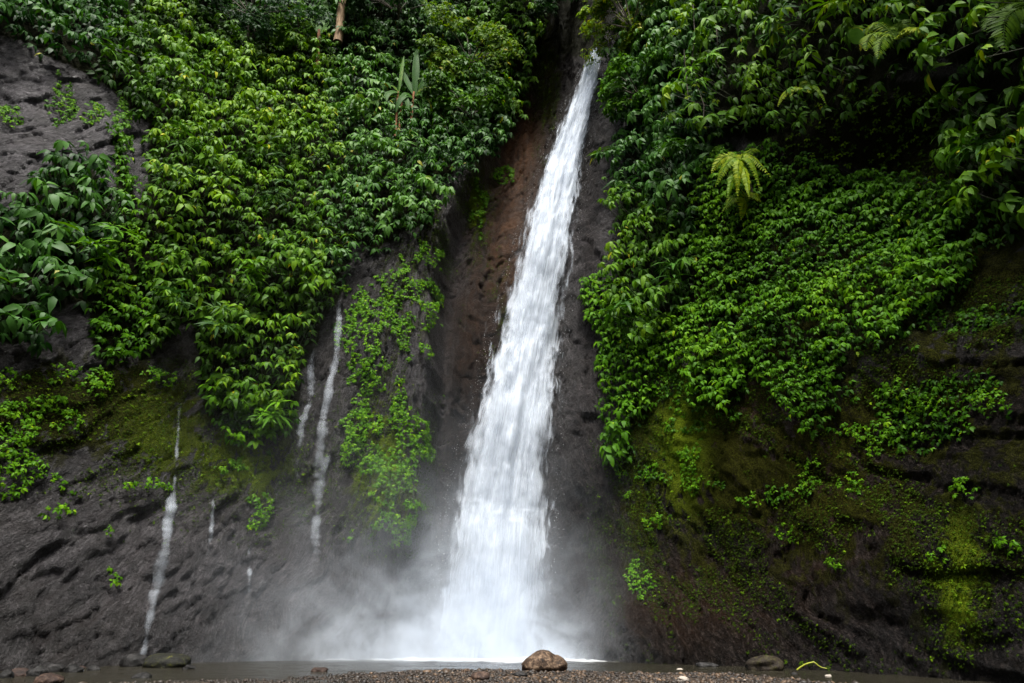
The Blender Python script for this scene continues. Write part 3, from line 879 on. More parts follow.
shrub_zone(Z_RTOP, [
 (740, 30, 'spreading bush with arching leafy sprays at the top edge'),
 (745, 100, 'bush hanging over the dark hollow above the tree fern'),
 (805, 30, 'bush with long leafy sprays beside the broad upright leaves'),
 (805, 95, 'bush trailing over the hollow under the pale fern fronds'),
 (860, 20, 'bush growing round the broad upright leaves'),
 (870, 75, 'bush under the pale fern fronds at the lip of the overhang'),
 (930, 30, 'dim bush at the top of the shaded overhang'),
 (1000, 20, 'dim bush in the top corner under dark fern fronds'),
 (1080, 20, 'dim bush beyond the frame edge at the top of the overhang'),
 ], .26, .23, 'broad', 'overhanging_bush', 'bush', 'bushes on the overhang', H=1.2, tint0=.54, seed=17, nleaf=6, wr=.48, hang=.5, tier=.7, shelf=.7)
shrub_zone(Z_REDGE, [
 (990, 130, 'bush hanging in tiers at the frame edge below the shaded overhang'),
 (1000, 190, 'lower bush at the frame edge beside the mossy hollow'),
 (1075, 160, 'bush beyond the frame edge below the shaded overhang'),
 ], .25, .23, 'broad', 'broad_leaved_bush', 'bush', 'bushes at the shaded frame edge', H=.7, tint0=.35, seed=18)
shrub_zone(Z_RHANG, [
 (610, 300, 'ivy clump jutting towards the fall over the grey rock strip'),
 (612, 400, 'long thin ivy tongue hanging down the rock beside the fall'),
 (650, 360, 'broad ivy sheet below the lowest hanging bush'),
 (632, 440, 'frayed lower end of the ivy beside the lime moss'),
 (678, 350, 'ivy sheet joining the big creeper carpet'),
 ], .15, .16, 'small', 'ivy', 'ivy', 'ivy on the wall beside the fall', tier=.26, shelf=.16, H=.3, nleaf=5, wr=.62, seed=19, stems=False)
shrub_zone(Z_CARPET, [
 (735, 210, 'creeper patch around the foot of the tree fern'),
 (800, 190, 'creeper patch directly under the dark hollow'),
 (865, 215, 'creeper patch in the middle of the wall below the shaded overhang'),
 (935, 225, 'dim creeper patch beside the lower bush at the frame edge'),
 (725, 270, 'creeper patch with larger pale leaves near the drooping bush'),
 (800, 260, 'creeper patch at the heart of the big green carpet'),
 (870, 275, 'creeper patch above the brown hollow in the wall'),
 (935, 275, 'small tongue of creeper lying on the dark mossy wall'),
 (720, 345, 'creeper patch on the lobe above the bare brown earth'),
 (790, 330, 'creeper patch over the bare brown streak'),
 (845, 330, 'creeper patch thinning out beside the brown hollow'),
 (818, 405, 'pointed lowest tip of the big creeper carpet'),
 (715, 395, 'lower lobe of creeper reaching the lime-green moss'),
 ], .106, .114, 'small', 'creeper_patch', 'creeper', 'creeper patches of the big carpet', wobble=16, fray=sstep(-.55, .0, fbm(gpx / 14, gpy / 12, 0, 301, 3) + 1.2 * in_poly(gpx, gpy, [(700, 165), (980, 215), (960, 280), (860, 325), (830, 400), (720, 385)])), tier=.24, shelf=.17, H=.34, nleaf=5, wr=.6, seed=20, tint0=.42, stems=False, hang=.5)

# ------------------------------------------------------------------ single tufts on the wet rock
def tuft(px_, py_, rx, ry, label, mat='small', leaf=.085, dens=.10, cat='fern tuft', name='fern_tuft', H=.18, tint0=.55, group='tufts growing on the wet rock'):
    an = np.linspace(0, 6.283, 15)[:-1]
    rr = 1 + .33 * rng.normal(size=14)
    poly = [(px_ + 1.1 * rx * r_ * math.cos(a_), py_ + 1.1 * ry * r_ * math.sin(a_)) for a_, r_ in zip(an, rr)]
    P, N, x, y = scatter(poly, dens, 5, sstep(-.25, .15, fbm(gpx / 5, gpy / 7, 0, int(px_ + py_) % 97, 3)), seed=int(px_ * 7 + py_) % 9973)
    if len(P) < 2: P, N = [np.repeat(v[None], 3, 0) for v in surf(px_, py_)]; x = np.full(3, px_); y = np.full(3, py_)
    q = 1 - np.clip(((x - px_) / rx) ** 2 + ((y - py_) / ry) ** 2, 0, 1)
    offs = .04 + H * np.sqrt(q)
    root = tag(empty(name, P.mean(0)), label, cat, group)
    fo = Foliage()
    rosettes(fo, P + N * offs[:, None], unit(N * .8 + UP * .35), leaf * rng.uniform(.8, 1.25, len(P)), 5, .6, .5, .45, .15, tint0 + .25 * rng.normal(0, .5, len(P)))
    fo.build('foliage', M[mat], root)
TUFTS = [
 (12, 455, 36, 42, 'large bright fern mound at the frame edge on the dark rock'),
 (68, 420, 14, 9, 'small fern tuft on moss just above the bright fern mound'),
 (62, 372, 16, 8, 'thin fern tuft under the big drooping leaves'),
 (97, 382, 16, 13, 'fern tuft below the lowest tip of the creeper column'),
 (158, 378, 17, 8, 'fern tuft under the dry rock overhang'),
 (10, 380, 14, 8, 'pale fern tuft at the frame edge above the mossy slope'),
 (50, 402, 14, 6, 'low fern tuft lying on the mossy slope'),
 (150, 485, 14, 7, 'bright fern tuft beside the head of the long thin trickle'),
 (128, 487, 7, 4, 'tiny bright tuft on the slope left bare beside the fern tuft'),
 (55, 512, 12, 6, 'fern tuft on bare dark rock under the bright fern mound'),
 (105, 530, 5, 5, 'lone tiny tuft on the bare slope above the mossy boulder'),
 (110, 580, 9, 7, 'lowest tiny tufts on the bare slope above the mossy boulder'),
 (228, 470, 14, 12, 'fern tuft below the hanging tongue on lime moss'),
 (262, 510, 12, 16, 'lowest fern tuft under the hanging tongue'),
 (366, 335, 16, 34, 'hanging ivy strip on the buttress beside the twin trickles'),
 (372, 375, 14, 16, 'ivy bunch at the lower end of the hanging buttress strip'),
 (402, 285, 22, 16, 'bright ivy cushion on the buttress under the corner bush'),
 (425, 257, 20, 12, 'bright ivy shelf at the buttress edge'),
 (430, 310, 8, 14, 'narrow ivy clump on the very edge of the buttress'),
 (393, 328, 14, 8, 'small ivy clump in the middle of the buttress'),
 (420, 350, 10, 8, 'small ivy clump on the grey part of the buttress'),
 (378, 385, 10, 5, 'flat ivy sprig crossing the buttress'),
 (362, 430, 22, 20, 'ivy bunch at the top of the mossy lower buttress'),
 (408, 440, 20, 36, 'tall ivy bunch along the edge of the mossy lower buttress'),
 (385, 475, 26, 22, 'bright ivy sheet in the middle of the mossy lower buttress'),
 (395, 520, 20, 24, 'lowest ivy bunch of the buttress, over the mist'),
 (352, 448, 8, 14, 'ivy sprig next to the foot of the twin trickles'),
 (478, 210, 8, 22, 'upright fern tuft on the brown rock left of the upper fall'),
 (505, 175, 10, 8, 'small fern tuft on the rusty rock by the upper fall'),
 (690, 470, 8, 24, 'lime tuft hanging at the edge of the mossy wall'),
 (622, 468, 6, 12, 'small ivy tag on the rock beside the fall'),
 (632, 495, 4, 4, 'single tiny ivy tag on the dark wall beside the fall'),
 (655, 520, 12, 8, 'yellow-green tuft on the dark wall over the rock boss'),
 (640, 575, 12, 16, 'yellow-green tuft halfway down to the rock boss'),
 (878, 435, 22, 12, 'fern tuft under the pointed tip of the big carpet'),
 (812, 475, 9, 14, 'small bright fern tuft on the dark mossy wall under the carpet tip'),
 (855, 480, 14, 8, 'small bright fern tuft on the mossy wall, beside the brown gully'),
 (786, 530, 11, 8, 'bright fern tuft low on the shaded mossy wall'),
 (835, 562, 7, 5, 'lone bright fern tuft on the bare wall over the splash'),
 (938, 555, 9, 7, 'bright tuft above the lime moss strip'),
 (968, 490, 16, 8, 'dim tuft on the shaded wall at the frame edge'),
 (1010, 545, 12, 7, 'bright tuft at the frame edge on the dark wall'),
 (990, 400, 18, 10, 'dim tuft high on the shaded wall at the frame edge'),
 (752, 500, 8, 8, 'tiny tuft on the dark gully of the mossy wall'),
 (920, 405, 16, 9, 'dim tuft beside the dark gully of the shaded wall'),
 (62, 100, 13, 20, 'small leafy clump in the middle of the bare grey rock'),
 (122, 128, 10, 26, 'upright creeper strip on the bare grey rock beside the green slope'),
 (92, 112, 10, 9, 'sparse tuft in a crack of the bare grey rock'),
 (8, 118, 12, 12, 'leafy tuft at the frame edge on the bare grey rock'),
]
for t_ in TUFTS: tuft(*t_, **({'leaf': .062, 'dens': .085, 'H': .10} if t_[0] > 600 else {}))

# mossy ground cover over the damp wall: nobody could count these sprigs
fo = Foliage()
vein = fbm(gx / .45, zz / 1.5, 0, 77, 4)
ex = np.clip(moss * 1.3, 0, 1) * sstep(-.12, .30, vein + .35 * (moss - .5))
ex = np.maximum(ex, lime * sstep(-.35, .1, vein)) * (soil_shade_m < .5)
for poly, sp, sd_, t_ in (([(-90, 330), (340, 330), (440, 180), (560, -60), (560, 100), (440, 560), (300, 560), (-90, 600)], .078, 31, .28),
                          ([(600, 330), (700, 340), (860, 330), (960, 210), (1120, 150), (1120, 672), (560, 672)], .062, 32, .16)):
    P, N, x, y = scatter(poly, sp, 4, ex, sd_)
    big_ = rng.uniform(size=len(P)) < .07
    lm_ = np.exp(-(((x - 682) / 25) ** 2 + ((y - 440) / 65) ** 2)) + np.exp(-(((x - 385) / 32) ** 2 + ((y - 480) / 75) ** 2)) + np.exp(-(((x - 255) / 50) ** 2 + ((y - 460) / 40) ** 2)) + np.exp(-(((x - 960) / 25) ** 2 + ((y - 590) / 60) ** 2))
    rosettes(fo, P + N * .025, unit(N * .8 + UP * .3), np.where(big_, .050, .029) * rng.uniform(.7, 1.4, len(P)), 4, .65, .4, .4, .1, t_ + .35 * lm_ + .2 * rng.normal(size=len(P)) + .2 * big_)
P, N, x, y = scatter([(800, 90), (1000, 90), (1000, 210), (860, 190), (780, 160)], .16, 4, None, 33)
k = rng.uniform(size=len(P)) < .6
rosettes(fo, P[k] + N[k] * .05, unit(N[k] * .8 + UP * .3), .10, 4, .6, .4, .4, .1, .35 + .25 * rng.normal(size=k.sum()))
fo2 = Foliage()
cm = sstep(.20, .60, .16 * sstep(880, 930, gpx) + fbm(gx / .9, zz / 1.3, 0, 311, 4))
P, N, x, y = scatter([(650, 330), (700, 400), (850, 380), (900, 320), (960, 290), (1000, 200), (1120, 180), (1120, 420), (980, 430), (900, 470), (800, 520), (700, 480), (640, 480)], .10, 8, cm, 35)
rosettes(fo2, P + N * .05, unit(N * .7 + UP * .4), .08 * rng.uniform(.6, 1.4, len(P)), 5, .6, .5, .45, .12, .30 + .2 * rng.normal(size=len(P)) - .14 * (x > 900))
P, N, x, y = scatter([(330, 250), (440, 200), (445, 420), (415, 545), (345, 540), (340, 400)], .10, 8, sstep(.30, .6, fbm(xs / .6, zz / .8, 0, 313, 4)), 36)
rosettes(fo2, P + N * .05, unit(N * .7 + UP * .4), .08 * rng.uniform(.6, 1.4, len(P)), 5, .6, .5, .45, .12, .45 + .2 * rng.normal(size=len(P)))
tag(fo2.build('creeper_foliage', M['small']), 'sparse small creeper sprigs scattered over the mossy rock', 'creeper sprigs', kind='stuff')
tag(fo.build('moss_foliage', M['mossy']), 'fine mossy sprigs covering the damp cliff below the bushes', 'moss', kind='stuff')

# ------------------------------------------------------------------ trees and single plants
def crown_tree(px_, py_, rx, ry, label, mat, leaf, n, name='small_tree', depth=None, lift=1.2, tint0=.4, trunk_mat='bark', cat='tree', clumps=14, trunk=True, lean=(0, 0)):
    """a tree rooted in the slope: tapered trunk with limbs, crown of many leaf clumps"""
    p0, nrm = surf(px_ + lean[0], py_ + ry * .8 + lean[1])
    c0, n0 = surf(px_, py_)
    r = np.linalg.norm(c0 - EYE)
    sc = r / F
    cen = c0 + n0 * (lift + .3 * rx * sc)
    root = tag(empty(name, p0), label, cat)
    fo = Foliage(); tb = Tubes()
    side = unit(np.cross(n0, UP))
    base = p0 - n0 * .3
    if trunk: tb.add([base, base * .6 + cen * .4 + n0 * .2, cen * .8 + base * .2, cen], .02 * ry * sc + .05, .03, 8)
    lm = Rooted(cen * .75 + base * .25)
    for i in range(clumps):
        u = unit(rng.normal(size=3)); q = rng.uniform(.35, 1) ** .5
        cc = cen + side * u[0] * rx * sc * q + UP * u[1] * ry * sc * q + n0 * u[2] * .6 * rx * sc * q
        lm.add([cen * .74 + base * .26 + (cc - cen) * .05, .5 * (cen + cc) - UP * .1, cc], .035, .012, 5)
        m_ = max(8, n // clumps)
        cr = rng.uniform(.26, .42) * min(rx, ry) * sc
        dirs = unit(rng.normal(size=(m_, 3)))
        dirs = np.where((dirs @ (unit(n0 + .6 * UP)) < -.2)[:, None], -dirs, dirs)
        pos = cc + dirs * cr * rng.uniform(.55, 1.1, (m_, 1)) * np.array([1.15, 1, .75])
        A = unit(dirs * .5 + UP * .7 + n0 * .5)
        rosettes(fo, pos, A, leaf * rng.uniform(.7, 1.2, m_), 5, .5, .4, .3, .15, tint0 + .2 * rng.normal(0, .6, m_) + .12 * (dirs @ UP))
    if trunk:
        tb.build('trunk', M[trunk_mat], root)
    lm.build('limb', M[trunk_mat], root)
    fo.build('crown', M[mat], root)
    return root
crown_tree(245, 30, 56, 40, 'dark bluish-green tree at the top of the slope', 'bluish', .22, 800, tint0=.2)
crown_tree(300, 50, 26, 20, 'rounded lime-green shrub beside the tan trunk', 'small', .20, 260, 'round_shrub', cat='shrub', tint0=.55, trunk=False, lift=.6)
crown_tree(470, 70, 42, 42, 'round shrub with yellow-tinged top between banana clump and gully', 'olive', .22, 700, 'round_shrub', cat='shrub', tint0=.48, lift=.9)
crown_tree(470, 125, 44, 40, 'dark lower shrub hanging over the brown rock', 'broad', .26, 520, 'round_shrub', cat='shrub', tint0=.25, lift=.7, trunk=False)
crown_tree(395, 25, 44, 28, 'shadowy tree at the top edge behind the banana clump', 'bluish', .24, 420, tint0=.3)
crown_tree(648, 32, 46, 44, 'yellow-green fine-leaved tree leaning over the lip of the fall', 'olive', .18, 1200, 'leaning_tree', tint0=.60, lift=.8, clumps=22)
crown_tree(618, 4, 28, 16, 'light green tree top right above the lip of the fall', 'lime', .20, 320, tint0=.6, lift=.9)
crown_tree(520, 10, 30, 20, 'dim tree overhanging the shaded gully at the top edge', 'bluish', .22, 260, tint0=.3, lift=.6)
crown_tree(560, 6, 24, 16, 'dim shrub hanging into the gully over the lip of the fall', 'bluish', .2, 260, 'round_shrub', cat='shrub', tint0=.25, lift=.5, trunk=False)
crown_tree(652, 95, 32, 40, 'fine-leaved shrub hanging under the leaning tree', 'small', .2, 600, 'round_shrub', cat='shrub', tint0=.4, lift=.5, trunk=False)

# tan trunk at the top of the slope
p0, n0 = surf(336, 50)
root = tag(empty('bare_tree', p0), 'tan bare tree trunk rising out of the frame above the slope', 'tree')
base = p0 + n0 * .9 - UP * .4
tb = Tubes()
pts = [base + UP * h_ + np.array([.03 * math.sin(h_ * 2.1), .02 * math.cos(h_ * 1.3), 0]) for h_ in np.linspace(0, 9, 14)]
tb.add(pts, .22, .16, 10)
tb.build('trunk', M['tan'], root)
fo = Foliage()
dirs = unit(rng.normal(size=(260, 3)))
rosettes(fo, base + UP * 8.8 + dirs * np.array([2.4, 2.4, 1.3]) * rng.uniform(.4, 1, (260, 1)), unit(dirs + UP), .4, 6, .45, .5, .4, .1, np.full(260, .3))
fo.build('crown', M['broad'], root)
tb = Rooted(base + UP * 7.2)
for i in range(9):
    d = unit(np.array([math.cos(i * 2.4), math.sin(i * 2.4), .5]))
    tb.add([base + UP * 7.25 + d * .05, base + UP * 7.9 + d * .8, base + UP * 8.5 + d * 1.8], .06, .02, 6)
tb.build('limb', M['tan'], root)

def blade(base, tip, bow, width, nrm, seg=12, torn=0.0, fold=.15, wpow=.75):
    """a long banana-like leaf blade with a channelled midrib; returns verts and quads"""
    base, tip = np.asarray(base, float), np.asarray(tip, float)
    t = np.linspace(0, 1, seg + 1)[:, None]
    mid = base + (tip - base) * t + bow * (4 * t * (1 - t))
    T = unit(np.gradient(mid, axis=0)); S = unit(np.cross(T, nrm)); Nn = unit(np.cross(S, T))
    w = width * np.sin(np.pi * np.clip(t * .93 + .05, 0, 1)) ** wpow
    w2 = w * (1 - torn * rng.uniform(0, 1, (seg + 1, 1)))
    w3 = w * (1 - torn * rng.uniform(0, 1, (seg + 1, 1)))
    V = np.stack([mid - S * w2 + Nn * w2 * fold, mid - S * w2 * .5 + Nn * w2 * fold * .8, mid, mid + S * w3 * .5 + Nn * w3 * fold * .8, mid + S * w3 + Nn * w3 * fold], 1)
    i = np.arange((seg + 1) * 5).reshape(seg + 1, 5)
    q = np.stack([i[:-1, :-1], i[:-1, 1:], i[1:, 1:], i[1:, :-1]], -1).reshape(-1, 4)
    return V.reshape(-1, 3), q

def at_px(px_, py_, r):
    """the point on the line of sight through a photo pixel at horizontal range r"""
    f, te = px_ray(px_, py_)
    return np.array([r * math.sin(f), r * math.cos(f), EYE[2] + r * te])

def leaf_part(name, root, mat, V, q, tint):
    return build(name, V, [q], M[mat], root, True, {'tint': np.clip(np.full(len(V), tint) + .06 * rng.normal(size=len(V)), 0, 1)})

def banana(feet, leafs, label, rbase):
    p0 = at_px(feet[0][0], feet[0][1], rbase)
    root = tag(empty('banana_plant', p0), label, 'banana plant', 'banana plants on the slope')
    for (bx, by, tx, ty, rad) in feet:
        tb = Tubes()
        a, b = at_px(bx, by, rbase), at_px(tx, ty, rbase)
        tb.add([a - UP * .8, a, .5 * (a + b) + .03 * rng.normal(size=3), b], rad, rad * .7, 9)
        tb.build('pseudostem', M['rustbark'], root)
    for (bx, by, tx, ty, wd_, tint, bow, dr) in leafs:
        a, b = at_px(bx, by, rbase), at_px(tx, ty, rbase + dr)
        V, q = blade(a, b, np.asarray(bow, float), wd_, np.array([.25, -1, .25]), torn=.18)
        leaf_part('leaf', root, 'banana', V, q, tint)
rb = float(np.hypot(*surf(410, 110)[0][:2])) - 1.35
banana([(411, 124, 414, 92, .075)], [(415, 95, 417, 49, .19, .05, (0, -.1, 0), .0), (417, 95, 427, 68, .13, .08, (.1, 0, .1), -.2), (416, 96, 431, 88, .11, .7, (0, 0, .2), -.4), (414, 96, 422, 116, .15, .15, (.3, -.2, .3), -.4), (413, 98, 402, 102, .13, .2, (-.1, -.1, .25), -.3), (416, 97, 438, 100, .16, .15, (.1, -.2, .3), -.4), (415, 96, 404, 72, .15, .1, (-.1, 0, .1), .1), (416, 97, 440, 78, .15, .2, (.1, -.1, .2), .1), (414, 99, 396, 112, .15, .1, (-.1, -.2, .3), -.3), (417, 99, 436, 114, .15, .12, (.2, -.2, .3), -.4), (416, 98, 430, 104, .10, .75, (.1, -.1, .2), -.5), (417, 100, 423, 122, .12, .1, (.1, -.1, .1), -.2)],
       'banana plant with one tall upright leaf and torn pale leaf ends', rb)
banana([(396, 127, 398, 92, .06), (400, 120, 403, 94, .05)], [(399, 92, 404, 56, .09, .6, (0, -.05, 0), 0), (399, 92, 391, 86, .08, .65, (-.05, 0, .1), -.2), (400, 93, 386, 104, .14, .2, (-.2, -.1, .2), -.3), (401, 94, 408, 116, .12, .15, (.1, -.1, .2), -.3)],
       'banana plant with dry orange stem and a narrow yellow leaf', rb)
banana([(318, 58, 319, 30, .10)], [(319, 32, 325, -2, .22, .5, (.1, 0, 0), .2), (319, 33, 308, 12, .2, .4, (-.1, 0, .1), 0), (319, 34, 331, 22, .18, .45, (.1, 0, .1), -.2)],
       'half-hidden banana plant beside the tan bare trunk', float(np.hypot(*surf(318, 40)[0][:2])) - 1.2)

def frond(base, tip, bow, wmax, nrm, root, n=30, tint=.5, r0=.012):
    """a fern frond: thin midrib with two rows of narrow leaflets"""
    base, tip = np.asarray(base, float), np.asarray(tip, float)
    t = np.linspace(0, 1, n)[:, None]
    mid = base + (tip - base) * t + np.asarray(bow) * (4 * t * (1 - t))
    T = unit(np.gradient(mid, axis=0)); S = unit(np.cross(T, nrm)); Nn = unit(np.cross(S, T))
    w = wmax * np.sin(np.pi * np.clip(t[:, 0] * .82 + .16, 0, 1)) ** .8
    sp = np.linalg.norm(tip - base) / n
    fo = Foliage()
    rw = tubes(mid[None, ::3], np.linspace(r0, r0 * .35, len(mid[::3]))[None], 4)
    fo.add(rw[0], np.zeros((0, 3), int), rw[1], np.full(len(rw[0]), tint * .7))
    for s_ in (1, -1):
        D = unit(S * s_ + T * .45 - UP * .25 + .08 * rng.normal(size=(n, 3)))
        fo.add(*leaves(mid, D, unit(Nn + .15 * rng.normal(size=(n, 3))), w * rng.uniform(.85, 1.1, n), np.full(n, sp * 1.3), .35, tint + .1 * rng.normal(size=n)))
    return fo.build('frond', M['fern'], root)

def fern(px_, py_, fr, label, name='fern', trunk=None, lift=1.0, cat='fern', rr=None, group=None):
    p0, n0 = surf(px_, py_)
    r = rr if rr else float(np.hypot(*p0[:2])) - lift
    hub = at_px(px_, py_, r)
    root = tag(empty(name, p0 if trunk is None else at_px(*trunk, r + .4)), label, cat, group)
    if trunk is not None:
        tb = Tubes(); a = at_px(*trunk, r + .5)
        tb.add([a - UP * .3, .5 * (a + hub) + np.array([.05, 0, 0]), hub], .06, .04, 8)
        tb.build('trunk', M['bark'], root)
    for (tx, ty, wd_, tint, up_, dr) in fr:
        frond(hub, at_px(tx, ty, r + dr), UP * up_ + .08 * rng.normal(size=3), wd_, np.array([.1, -.75, .65]) + .25 * rng.normal(size=3), root, tint=tint)
fern(741, 163, [(712, 172, .26, .85, .5, -.3), (716, 186, .24, .6, .5, -.4), (728, 196, .18, .5, .4, -.6), (738, 198, .19, .8, .35, -.7), (749, 196, .18, .7, .3, -.8), (760, 190, .20, .6, .4, -.5), (770, 176, .26, .75, .55, -.3), (760, 152, .20, .6, .3, .2), (728, 152, .20, .7, .3, .2)],
     'small yellow-green tree fern with hanging fronds on the creeper wall', 'tree_fern', (751, 188), lift=1.1, cat='tree fern')
fern(745, 203, [(722, 212, .24, .55, .35, -.3), (760, 201, .34, .75, .3, -.3), (741, 219, .30, .9, .2, -.4), (727, 206, .2, .5, .3, -.2)],
     'low pale fern growing just under the small tree fern', lift=.6)
fern(896, 38, [(866, 50, .34, .6, .6, -.4), (868, 36, .32, .6, .5, -.1), (878, 58, .3, .5, .5, -.5), (925, 36, .26, .45, .5, .1), (938, 46, .24, .9, .5, -.3), (942, 56, .22, .85, .5, -.4), (906, 22, .24, .4, .3, .2)],
     'pale fern with spread fronds on the lip of the overhang', lift=1.7)
fern(812, 92, [(778, 106, .16, .8, .4, -.3), (800, 90, .15, .6, .2, .0), (790, 98, .14, .7, .3, -.3), (826, 104, .14, .5, .3, -.4)],
     'single arching pale fern hanging above the dark hollow', lift=1.4)
fern(1040, 10, [(985, 30, .42, .25, .5, -.5), (990, 10, .42, .25, .4, 0), (1005, 50, .42, .2, .5, -.8), (1010, -10, .25, .15, .3, .2), (1070, 30, .3, .15, .4, -.3)],
     'dark fern with long arching fronds in the shaded top corner', lift=1.6)

def taro(px_, py_, leafs, label, lift=1.4):
    r = float(np.hypot(*surf(px_, py_)[0][:2])) - lift
    hub = at_px(px_, py_, r + .3)
    root = tag(empty('broad_leaf_plant', hub), label, 'plant', 'plants with broad upright leaves')
    for (bx, by, tx, ty, wd_, tint) in leafs:
        a, b = at_px(bx, by, r), at_px(tx, ty, r - .1)
        tb = Tubes(); tb.add([hub, .5 * (hub + a) + UP * .05, a], .025, .015, 5)
        V, q = blade(a, b, np.zeros(3), wd_, np.array([.1, -1, .3]), seg=9, wpow=.55)
        lf = leaf_part('leaf', root, 'banana', V, q, tint)
        tb.build('stalk', M['stem'], lf)
taro(868, 52, [(855, 44, 857, 28, .2, .5), (884, 33, 886, 17, .2, .5), (897, 28, 906, 14, .16, .3)], 'plant with two broad upright bright leaves over the pale fern')

# bare hanging stems under the leaning tree
root = tag(empty('hanging_vine', surf(702, 60)[0]), 'bare knotted vine stems hanging from the leaning tree', 'vine')
r = float(np.hypot(*surf(705, 60)[0][:2])) - 1.3
for (pl) in ([(693, 5), (695, 35), (692, 60), (697, 85), (704, 105), (703, 128)], [(716, 25), (718, 45), (714, 58), (722, 72), (723, 88), (716, 100)], [(684, 50), (686, 75), (688, 95)], [(760, 150), (772, 142), (788, 140), (792, 128)]):
    tb = Tubes(); tb.add([at_px(x_, y_, r + .1 * rng.normal()) for x_, y_ in pl], .024, .012, 5); tb.build('stem', M['bark'], root)
fo = Foliage()
pp = np.array([at_px(x_, y_, r) for x_, y_ in ((704, 118), (703, 126), (716, 100), (688, 96), (696, 84))])
rosettes(fo, pp, np.tile(unit(np.array([0, -.7, .5])), (5, 1)), .14, 5, .55, .4, .4, .1, np.full(5, .7))
fo.build('foliage', M['lime'], root)

# ------------------------------------------------------------------ the waterfall
EDGE = np.array([  # photo y, left x, right x of the white water
 (54, 591, 602), (64, 586, 601), (80, 578, 600), (100, 570, 597), (130, 555, 593), (160, 543, 589), (200, 529, 584), (240, 516, 580), (290, 503, 573), (340, 490, 567), (390, 477, 565), (440, 461, 562), (490, 449, 560), (540, 441, 558), (590, 434, 555), (640, 425, 550), (663, 420, 548)], float)
def fall_R(f, z):
    """the sheet leaves the lip, stays just clear of the rock and lands in the pool"""
    return bil(R1, PH, ZZ, f, np.maximum(z, 0)) - .55 - .25 * sstep(20, 0, z)
NV, NU = 420, 44
pyv = np.interp(np.linspace(0, 1, NV) ** .8, np.linspace(0, 1, len(EDGE)), EDGE[:, 0])
eL = np.interp(pyv, EDGE[:, 0], EDGE[:, 1]); eR = np.interp(pyv, EDGE[:, 0], EDGE[:, 2])
def fall_point(px_, py_, out=0.0):
    f, te = px_ray(px_, py_)
    r = np.full(np.shape(px_), 23.0)
    for _ in range(40):
        r = .6 * r + .4 * fall_R(f, EYE[2] + r * te)
    r = r - out
    return np.stack([r * np.sin(f), r * np.cos(f), EYE[2] + r * te], -1)
# smooth centre line and half width in space
cen = fall_point(.5 * (eL + eR), pyv)
for _ in range(40): cen[1:-1] = .25 * cen[:-2] + .5 * cen[1:-1] + .25 * cen[2:]
hw = .5 * (eR - eL) / F * ((cen[:, 1]) * math.cos(PITCH) + (cen[:, 2] - EYE[2]) * math.sin(PITCH))
for _ in range(10): hw[1:-1] = .25 * hw[:-2] + .5 * hw[1:-1] + .25 * hw[2:]
flen = np.r_[0, np.cumsum(np.linalg.norm(np.diff(cen, axis=0), axis=1))]
FT = unit(np.gradient(cen, axis=0))
FS = unit(np.cross(FT, np.array([0, -1.0, 0])))
FS = np.where(FS[:, :1] < 0, -FS, FS)
FN = unit(np.cross(FS, FT)); FN = np.where(FN[:, 1:2] > 0, -FN, FN)
def sheet(name, wscale, thick, bulge, mat, parent, amp, seed, edge_soft, back=True, base_th=.5, vshift=0.0):
    """a closed slab of water: streaked front, flat back; ragged and thin at the sides"""
    u = np.linspace(-1, 1, NU)
    U_, I = np.meshgrid(u, np.arange(NV))
    fv = flen[I]
    w = hw[I] * wscale * (.84 + .30 * I / NV) * (1 + .07 * fbm(fv * .5, U_ * .6, seed, seed, 3) + .05 * vnoise(fv * 2.2, np.sign(U_), 0, seed + 2))
    n1 = fbm(U_ * hw[I] * 3.2, fv * .32, 0, seed, 3)
    n2 = fbm(U_ * hw[I] * 9, fv * 1.6, 0, seed + 9, 3)
    prof = np.sqrt(np.clip(1 - U_ ** 2, 0, 1))
    outv = bulge + thick * prof * (.7 + .5 * hw[I] / hw.max()) + amp * prof * (n1 + .45 * n2)
    Vf = cen[I] + FS[I] * (U_ * w)[..., None] + FN[I] * outv[..., None]
    e = np.abs(U_)
    th = base_th + .28 * n1 + .10 * n2 - edge_soft * sstep(.36, 1.04, e + .38 * n2 + .20 * n1) 
    th = th + .22 * np.exp(-((I / NV) / .10) ** 2)
    i = np.arange(NV * NU).reshape(NV, NU)
    q = np.stack([i[:-1, :-1], i[:-1, 1:], i[1:, 1:], i[1:, :-1]], -1).reshape(-1, 4)
    V = Vf.reshape(-1, 3)
    fu = (U_ * hw[I] + seed * 3.1).ravel(); fvv = (fv + vshift).ravel(); th = th.ravel()
    if back:
        Vb = cen[I] + FS[I] * (U_ * w)[..., None] + FN[I] * (bulge - .25 * prof)[..., None]
        V = np.r_[V, Vb.reshape(-1, 3)]
        q = np.r_[q, q[:, ::-1] + NV * NU]
        fu, fvv, th = np.tile(fu, 2), np.tile(fvv, 2), np.tile(th, 2)
    return build(name, V, [q], mat, parent, True, {'fu': fu, 'fv': fvv, 'thick': th})
wf = tag(empty('waterfall', cen[-1]), 'tall white waterfall slanting down the dark gully into the plunge pool', 'waterfall')
sheet('water_sheet', 1.08, .40, 0.0, M['core'], wf, .18, 3, .80, base_th=.54)
sheet('water_veil', 1.17, .55, .10, M['veil'], wf, .28, 5, .60, base_th=.55)
sheet('water_veil', 1.28, .62, .12, M['veil'], wf, .36, 8, .62, base_th=.50, vshift=40)
sheet('water_veil', 1.44, .50, .05, M['veil'], wf, .42, 12, .50, base_th=.43, vshift=90)
r = np.random.default_rng(5)
n = 2600
I = (r.uniform(.03, .98, n) * NV).astype(int)
side_ = np.where(r.uniform(size=n) < .6, -1, 1)
